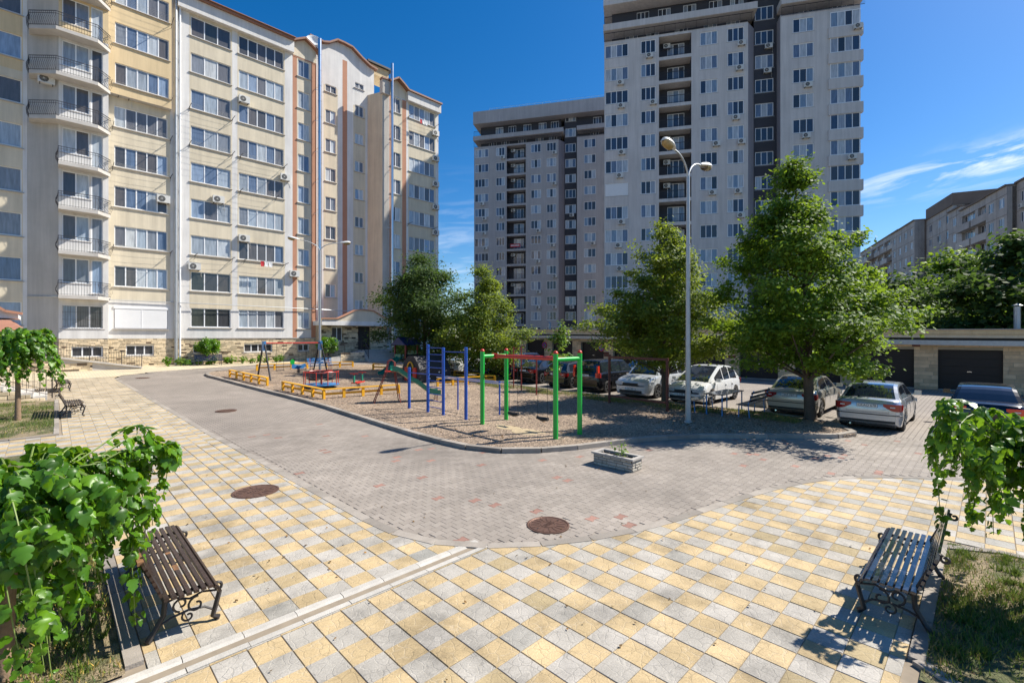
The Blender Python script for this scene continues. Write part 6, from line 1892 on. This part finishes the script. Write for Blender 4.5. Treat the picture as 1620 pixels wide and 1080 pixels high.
def tree(name, label, x, y, h, prof, nclump, nleaf, leaf, lm, bm_, seed, trunk_r=.13, z0=0., lean=(0,0), fork=None, group=None, flat=.6, jag=.25, cat='tree', spread=.34):
    """prof: (height fraction, radius) of the crown; clumps of leaves sit on limbs, with gaps between"""
    rg = np.random.default_rng(seed); rr_ = random.Random(seed)
    t = thing(name, label, cat, (x, y, zg(y)+z0), rr_.random()*.01, group)
    ph_ = rg.random(6)*6.28
    def rad(f, a):
        r = np.interp(f, [p[0] for p in prof], [p[1] for p in prof])
        return r*(1+jag*np.sin(3*a+ph_[0]+f*4)+jag*.7*np.sin(5*a+ph_[1]-f*9)+jag*.5*np.sin(9*a+ph_[2]+f*15))
    fs = np.linspace(prof[0][0], prof[-1][0], 200); w = np.interp(fs, [p[0] for p in prof], [p[1] for p in prof])+.15; w = w**1.2; w /= w.sum()
    f = rg.choice(fs, nclump, p=w); a = rg.random(nclump)*6.283
    q = rg.random(nclump)**.36
    # most clumps ride on a few dozen limbs, so the outline juts out in tiers with gaps between
    nl = max(8, nclump//10)
    lf = rg.choice(fs, nl, p=w); la_ = (np.arange(nl)*2.39996 + rg.normal(0,.25,nl)) % 6.283; lr = 1 + rg.normal(0,.16,nl)
    on = rg.random(nclump) < .58; li = rg.integers(0, nl, nclump)
    f = np.where(on, lf[li] + (q-.55)*.055, f); a = np.where(on, la_[li] + rg.normal(0,.14,nclump)/(.4+q), a)
    f = np.clip(f, prof[0][0], prof[-1][0])
    rr2 = rad(f, a)*q*np.where(on, lr[li]*1.08, .86)
    cx_ = lean[0]*f + rr2*np.cos(a); cy_ = lean[1]*f + rr2*np.sin(a)
    cz = f*h - rr2*.10*flat + rg.normal(0,.12,nclump)
    cl = np.c_[cx_, cy_, cz]
    csz = spread*(.6+.7*rg.random(nclump))
    # drop some clumps to open holes
    k = nleaf//nclump
    P_ = np.repeat(cl, k, 0); S2 = np.repeat(csz, k)
    off = rg.normal(0,1,(len(P_),3))*S2[:,None]*np.array([1,1,.55])
    P2 = P_ + off
    ax = np.c_[np.full(len(P2), 0.), np.full(len(P2), 0.), P2[:,2]*.9]
    out = P2 - ax; out[:,2] = np.abs(out[:,2])*.2; out /= np.linalg.norm(out,axis=1)[:,None]+1e-6
    nr = out*.55 + np.array([0,0,1.])
    V, F = orient_cards(P2, nr, leaf, rg)
    c = place('crown', np_mesh('crown', V, F, lm), t); tag(c, kind='stuff')
    # trunk and limbs that reach into the clumps
    b = MB(); top = h*.86
    tp = [(lean[0]*z/h*.6+.04*math.sin(z*1.3+seed), lean[1]*z/h*.6+.04*math.cos(z*1.1+seed), z) for z in np.linspace(-.1, top, 9)]
    b.tube(tp, [trunk_r*(1.25 if i == 0 else 1)*(1-.86*i/8) for i in range(9)], 9)
    tr = b.build('trunk', bm_, t)
    b = MB(); idx = rg.choice(nclump, min(nclump, 46), replace=False)
    for i in idx:
        e_ = cl[i]; zz0 = max(prof[0][0]*h*.75, e_[2]-.55*math.hypot(e_[0], e_[1])-.3); zz0 = min(zz0, top*.95)
        s0 = Vector(tp[0]).lerp(Vector(tp[-1]), (zz0+.1)/(top+.1)); s0 = Vector((s0.x, s0.y, zz0))
        m1 = s0.lerp(Vector(e_), .5)+Vector((0,0,-.06)); rb_ = trunk_r*.34*(1-zz0/h*.7)
        b.tube([s0, m1, Vector(e_)], [rb_, rb_*.6, rb_*.2], 5, cap=False)
    if fork:
        for (fx_, fy_, fz, fr) in fork: b.tube([(0,0,.5),(fx_*.3,fy_*.3,.5+fz*.4),(fx_,fy_,fz)], [fr, fr*.8, fr*.4], 7)
    tag(b.build('limbs', bm_, t), kind='stuff')
    return t
tree('maple_tree', 'large tall pointed green tree with a forked trunk beside the champagne sedan', 18.7, 4.32, 8.7,
     [(.215,1.2),(.25,2.1),(.31,2.6),(.38,2.7),(.46,2.5),(.54,2.2),(.62,2.0),(.7,1.6),(.8,1.15),(.9,.65),(1.0,.12)], 560, 66000, .115, leaf_maple, bark, 11, .17, .05, lean=(-.5,.5), fork=[(-.7,.5,2.9,.09),(.8,.2,3.2,.08)], jag=.19, spread=.22)
tree('linden_tree', 'pointed green tree behind the lamp post in front of the two white cars', 19.1, 9.95, 8.1,
     [(.2,1.2),(.24,2.0),(.31,2.5),(.4,2.6),(.5,2.25),(.6,1.95),(.7,1.5),(.8,1.0),(.9,.55),(1.0,.1)], 480, 54000, .11, leaf_tree, bark, 23, .12, .05, fork=[(.5,-.6,2.6,.06)], jag=.19, spread=.22)
tree('elm_tree', 'dark broad green tree beside the play tower', 18.8, 28.0, 8.4,
     [(.14,1.8),(.2,2.6),(.35,2.9),(.5,2.9),(.65,2.6),(.78,2.0),(.9,1.2),(1.0,.3)], 380, 44000, .14, leaf_dark, bark, 31, .15, .05, jag=.10, spread=.42)
tree('linden_tree', 'bright green tree above the far white crossover right of the dark tree', 20.0, 23.0, 7.3,
     [(.10,1.2),(.2,2.0),(.35,2.4),(.5,2.15),(.62,1.7),(.75,1.1),(.9,.55),(1.0,.1)], 260, 30000, .13, leaf_tree, bark, 37, .12, .05, jag=.16, spread=.32)
tree('sapling', 'thin young tree between the dark olive hatchback and the black crossover', 19.1, 15.95, 3.6,
     [(.25,.25),(.4,.42),(.55,.5),(.75,.42),(.9,.25),(1,.08)], 46, 1000, .15, leaf_sap, bark, 41, .03, .08, jag=.2, spread=.14)
# trees beyond the garages
bgt = [(40.5,-1.0,8.6,3.6,'tall dense dark tree beyond the garages at the right edge'),(44,4.6,7.2,3.2,'dark broad tree beyond the garages left of the tallest one'),
       (49,8.5,8.2,3.4,'dark tree beyond the garages behind the right tip of the maple'),(47,-5.5,13,4.6,'very tall dark tree rising at the right frame edge beyond the garages'),
       (44,11,6.4,3.0,'low dark tree beyond the garages behind the big maple'),(52,2.2,9.6,3.8,'green tree in the second row beyond the garages below the panel block')]
for i, (x, y, h, r, lab) in enumerate(bgt):
    tree('broadleaf_tree', lab, x, y, h, [(.15,r*.6),(.3,r*.95),(.5,r),(.7,r*.85),(.85,r*.6),(1,r*.15)], 220, 15000, .30, leaf_dark if i != 5 else leaf_maple, bark, 60+i, .2, 0, group='trees beyond the garages', jag=.12, spread=.6)
def shrub(name, label, x, y, r, h, n, leaf, lm, seed, z0=0, stem=None, cat='shrub', group=None):
    rg = np.random.default_rng(seed)
    t = thing(name, label, cat, (x, y, zg(y)+z0), 0, group)
    d = rg.normal(0,1,(n,3)); d /= np.linalg.norm(d,axis=1)[:,None]; q = rg.random(n)**.35
    bmp = 1+.15*np.sin(d[:,0]*7+seed)+.12*np.sin(d[:,1]*9)
    P_ = d*(q*bmp)[:,None]*np.array([r,r,h/2]) + np.array([0,0,(stem or 0)+h/2])
    V, F = orient_cards(P_, d*.8+np.array([0,0,.6]), leaf, rg)
    tag(place('foliage', np_mesh('foliage', V, F, lm), t), kind='stuff')
    b = MB(); b.tube([(0,0,-.05),(.02,.01,(stem or .0)+h*.4)], [.04,.02], 6); b.build('stem', bark_l, t)
    return t
shrub('ball_tree', 'small round green tree against the stone plinth behind the dark bench', 8.95, 43.7, .85, 1.3, 2200, .16, leaf_mul, 3, .05, .75)
shrub('ball_tree', 'small round green tree left of the porch ramp', 17.9, 42.2, .95, 1.5, 2600, .16, leaf_mul, 4, .05, .7)
shrub('bush', 'green bush right of the porch steps below the dark tree', 24.6, 39.5, 1.4, 3.0, 2600, .2, leaf_maple, 5, .05, .0)
for i in range(14):
    x = 6.4+i*.62+rnd.uniform(-.15,.15)
    shrub('bedding_plant', ('leafy green plant at the foot of the stone plinth, place %s along the bed' % ['first','second','third','fourth','fifth','sixth','seventh','eighth','ninth','tenth','eleventh','twelfth','thirteenth','last'][i]) if 0 else 'low leafy plant in the bed at the foot of the stone plinth', x, 43.4+rnd.uniform(-.25,.3), .26+.12*rnd.random(), .4+.35*rnd.random(), 90, .17, leaf_sap if i % 2 else leaf_mul, 70+i, .03, 0, 'plant', 'low plants along the stone plinth')

# ---- weeping mulberries with big lobed leaves
def leaf_shape():
    half = [(.0,.0),(.22,-.06),(.42,.06),(.50,.27),(.42,.40),(.30,.44),(.40,.58),(.33,.74),(.18,.84),(.10,.95)]
    mid_ = [(0,.05),(0,.35),(0,.65),(0,1.06)]
    vs = []; fs = []
    def z(x, y): return -.30*abs(x) - .16*y*y + .05*math.sin(9*y)*abs(x)
    for x, y in mid_: vs.append((x, y, z(x,y)+.03))
    assoc = [0,0,0,1,1,1,2,2,2,3]
    for s in (1,-1):
        o = len(vs)
        for x, y in half: vs.append((s*x, y, z(x,y)))
        for i in range(len(half)-1):
            a, c = assoc[i], assoc[i+1]
            tri = (a, o+i, o+i+1); fs.append(tri if s > 0 else tri[::-1])
            if c != a:
                tri = (a, o+i+1, c); fs.append(tri if s > 0 else tri[::-1])
        tri = (3, o+len(half)-1, 3)
    return np.array(vs, float), np.array([f for f in fs if len(set(f)) == 3])
LV, LF = leaf_shape()
def leaf_mesh_var(k):
    V = LV.copy()
    if k == 1: V[:,0] *= .8; V[:,2] *= 1.5
    if k == 2: V[:,2] += .15*V[:,0]; V[:,1] *= .92
    if k == 3: V[:,2] *= -.4
    if k == 4: V[:,0] *= .62; V[:,2] += -.35*V[:,1]**2
    if k == 5: V[:,2] += .9*np.abs(V[:,0])**1.5 - .15*V[:,1]; V[:,0] *= .85
    if k == 6: V[:,0] += .18*V[:,1]**2; V[:,2] -= .25*np.sin(V[:,1]*5)*V[:,0]
    return V
leaf_mes = [np_mesh('leaf', leaf_mesh_var(k), LF, leaf_mul, smooth=True) for k in range(7)]
def mulberry(label, x, y, hgt, R_, nbr, lpb, lsz, seed, trunk_lean=(0,0), nobj=300, drop=1.0, group=None, elong=(1,1), toward=None, tr=.05, long_=1.35):
    rr_ = random.Random(seed); rg = np.random.default_rng(seed)
    t = thing('weeping_mulberry', label, 'tree', (x, y, zg(y)+.01), 0, group)
    gh = hgt*.78
    tx, ty_ = trunk_lean
    b = MB(); b.tube([(0,0,-.1),(tx*.35,ty_*.35,gh*.4),(tx*.8,ty_*.8,gh*.75),(tx,ty_,gh)], [tr*1.25,tr,tr*.95,tr*1.3], 10); b.build('trunk', bark_l, t)
    br = MB(); leaves = []
    for k in range(nbr):
        a = 2*math.pi*(k+rr_.random()*.8)/nbr; L = R_*(.3+.78*rr_.random()); rise = (hgt-gh)*(.1+1.25*rr_.random()); dr = drop*(.2+1.15*rr_.random())*gh*.75
        if toward and k % 12 == 3: a = toward + rr_.uniform(-.35,.35); L = R_*rr_.uniform(1.2,long_); rise *= 1.2; dr *= .55
        pts = []
        for i in range(15):
            u = i/14
            rad_ = L*(1-(1-min(1,u*1.5))**1.7)
            zz_ = gh + rise*math.sin(min(1,u*2.2)*math.pi/2) - dr*max(0,u-.28)**1.35/.72**1.35
            pts.append(Vector((tx+rad_*math.cos(a+u*.3)*elong[0], ty_+rad_*math.sin(a+u*.3)*elong[1], max(.12, zz_)+.02*math.sin(u*20+k))))
        br.tube(pts, [.0075*(1-.8*i/14)+.0018 for i in range(15)], 5, cap=False)
        for q in range(lpb):
            u = .12+.88*rr_.random()**.8; i = min(13, int(u*14)); p = pts[i].lerp(pts[i+1], u*14-i)
            d = (pts[i+1]-pts[i]).normalized()
            out = Vector((math.cos(a), math.sin(a), 0))
            side = Vector((rr_.gauss(0,1), rr_.gauss(0,1), rr_.gauss(0,.5))).normalized()
            p = p + side*rr_.uniform(.01,.07)
            n = (Vector((0,0,1))*rr_.uniform(.2,1.) + out*rr_.uniform(-.1,1.3) + side*.8).normalized()
            tip = (Vector((0,0,-1))*rr_.uniform(.2,1.4) + out*.5 + side*.9 + d*.4); tip = (tip - n*tip.dot(n)).normalized()
            leaves.append((p, n, tip, lsz*(rr_.uniform(.4,.8) if u > .9 else rr_.uniform(.6,1.35)), rr_.randrange(7)))
    tag(br.build('twigs', twig_m, t), kind='stuff')
    camp = Vector((0,0,CAM_Z)) - Vector(t.location)
    leaves.sort(key=lambda l: (l[0]-camp).length - l[3]*2)
    VV_ = []; FF_ = []; o_ = 0; vars_ = [leaf_mesh_var(k) for k in range(7)]
    for i, (p, n, tip, s, v) in enumerate(leaves):
        xax = tip.cross(n)
        M_ = Matrix((( xax.x*s, tip.x*s, n.x*s, p.x),( xax.y*s, tip.y*s, n.y*s, p.y),( xax.z*s, tip.z*s, n.z*s, p.z),(0,0,0,1)))
        if i < nobj:
            o = place('leaf', leaf_mes[v], t); o.matrix_local = M_
        else:
            A = np.array(M_)[:3,:3]; VV_.append(vars_[v] @ A.T + np.array(p)); FF_.append(LF + o_); o_ += len(LV)
    if VV_: tag(place('foliage', np_mesh('foliage', np.vstack(VV_), np.vstack(FF_), leaf_mul, smooth=True), t), kind='stuff')
    return t
mx, my = cw(-4.28, 3.95)
mulberry('weeping mulberry with big glossy leaves filling the near left corner', mx, my, 1.80, .98, 108, 54, .10, 5, (.05,.10), 300, 1.05, 'weeping mulberries on the lawns', toward=R(20), tr=.055, long_=1.45)
mx, my = cw(5.86, 5.12)
mulberry('weeping mulberry with big glossy leaves at the near right edge behind the blue black bench', mx, my, 2.0, .82, 66, 46, .092, 8, (-.05,.1), 300, .8, 'weeping mulberries on the lawns', toward=R(135), tr=.05, long_=1.5)
mulberry('small weeping mulberry with a pale straight trunk on the far left lawn', -.77, 22.54, 2.95, 1.0, 60, 34, .15, 12, (0,0), 0, .75, 'weeping mulberries on the lawns', tr=.07)
mulberry('weeping mulberry partly out of the picture behind the far left lawn tree', -2.6, 25.6, 3.3, 1.1, 50, 30, .15, 14, (0,0), 0, .6, 'weeping mulberries on the lawns', tr=.07)
# sprout in the planter
sp_ = thing('planter_sprout', 'thin green sprout growing out of the stone planter', 'plant', (9.05, 5.75, .22))
b = MB(); b.tube([(0,0,0),(.02,.0,.2),(.0,.03,.42)], [.008,.006,.003], 5); b.tube([(.1,.12,0),(.12,.12,.22)], [.006,.003], 5); b.build('stem', twig_m, sp_)
rg = np.random.default_rng(5); c_ = rg.normal(0,1,(46,3))*[.07,.12,.1]+[0.04,.02,.2]; c_[:,2] = np.abs(c_[:,2])+.01
V, F = orient_cards(c_, np.tile([0,0,1.],(46,1)), .07, rg); tag(place('foliage', np_mesh('foliage', V, F, leaf_sap), sp_), kind='stuff')

# ---- litter: fallen leaves, seed husks and crumbs of soil
def litter(regions, label, seed, m, size=.03):
    rg = np.random.default_rng(seed); P_ = []
    for (x0,y0,x1,y1,n) in regions:
        p = rg.random((n,2))*[x1-x0,y1-y0]+[x0,y0]; P_.append(p)
    p = np.vstack(P_); z = np.array([zg(v) for v in p[:,1]])+.018
    V, F = orient_cards(np.c_[p, z], np.tile([0,0,3.],(len(p),1)), size, rg)
    V[:,2] = np.maximum(V[:,2], z.repeat(4)-.012)
    return tag(place('fallen_leaves', np_mesh('fallen_leaves', V, F, m)), label, 'leaves', kind='stuff')
dry_leaf = leaf_mat("dry_leaf", (.16,.10,.04), (.2,.12,.04), .7, isl=.5, trans=.15)
litter([(.3,5.2,3.4,12,70),(1,-2,9,4.8,90),(-2.8,5.3,.4,9.5,260),(5.4,-2.4,8.9,.3,320),(4,5,16,8,40)], 'dry fallen leaves on the tiles and lawns', 3, dry_leaf, .035)
l_ = litter([(8.2,8,18.8,20,500),(17,4,18.8,16,500),(13.5,4.4,18.5,9,500)], 'dry fallen leaves on the playground gravel under the trees', 4, dry_leaf, .07); l_.location.z = .09
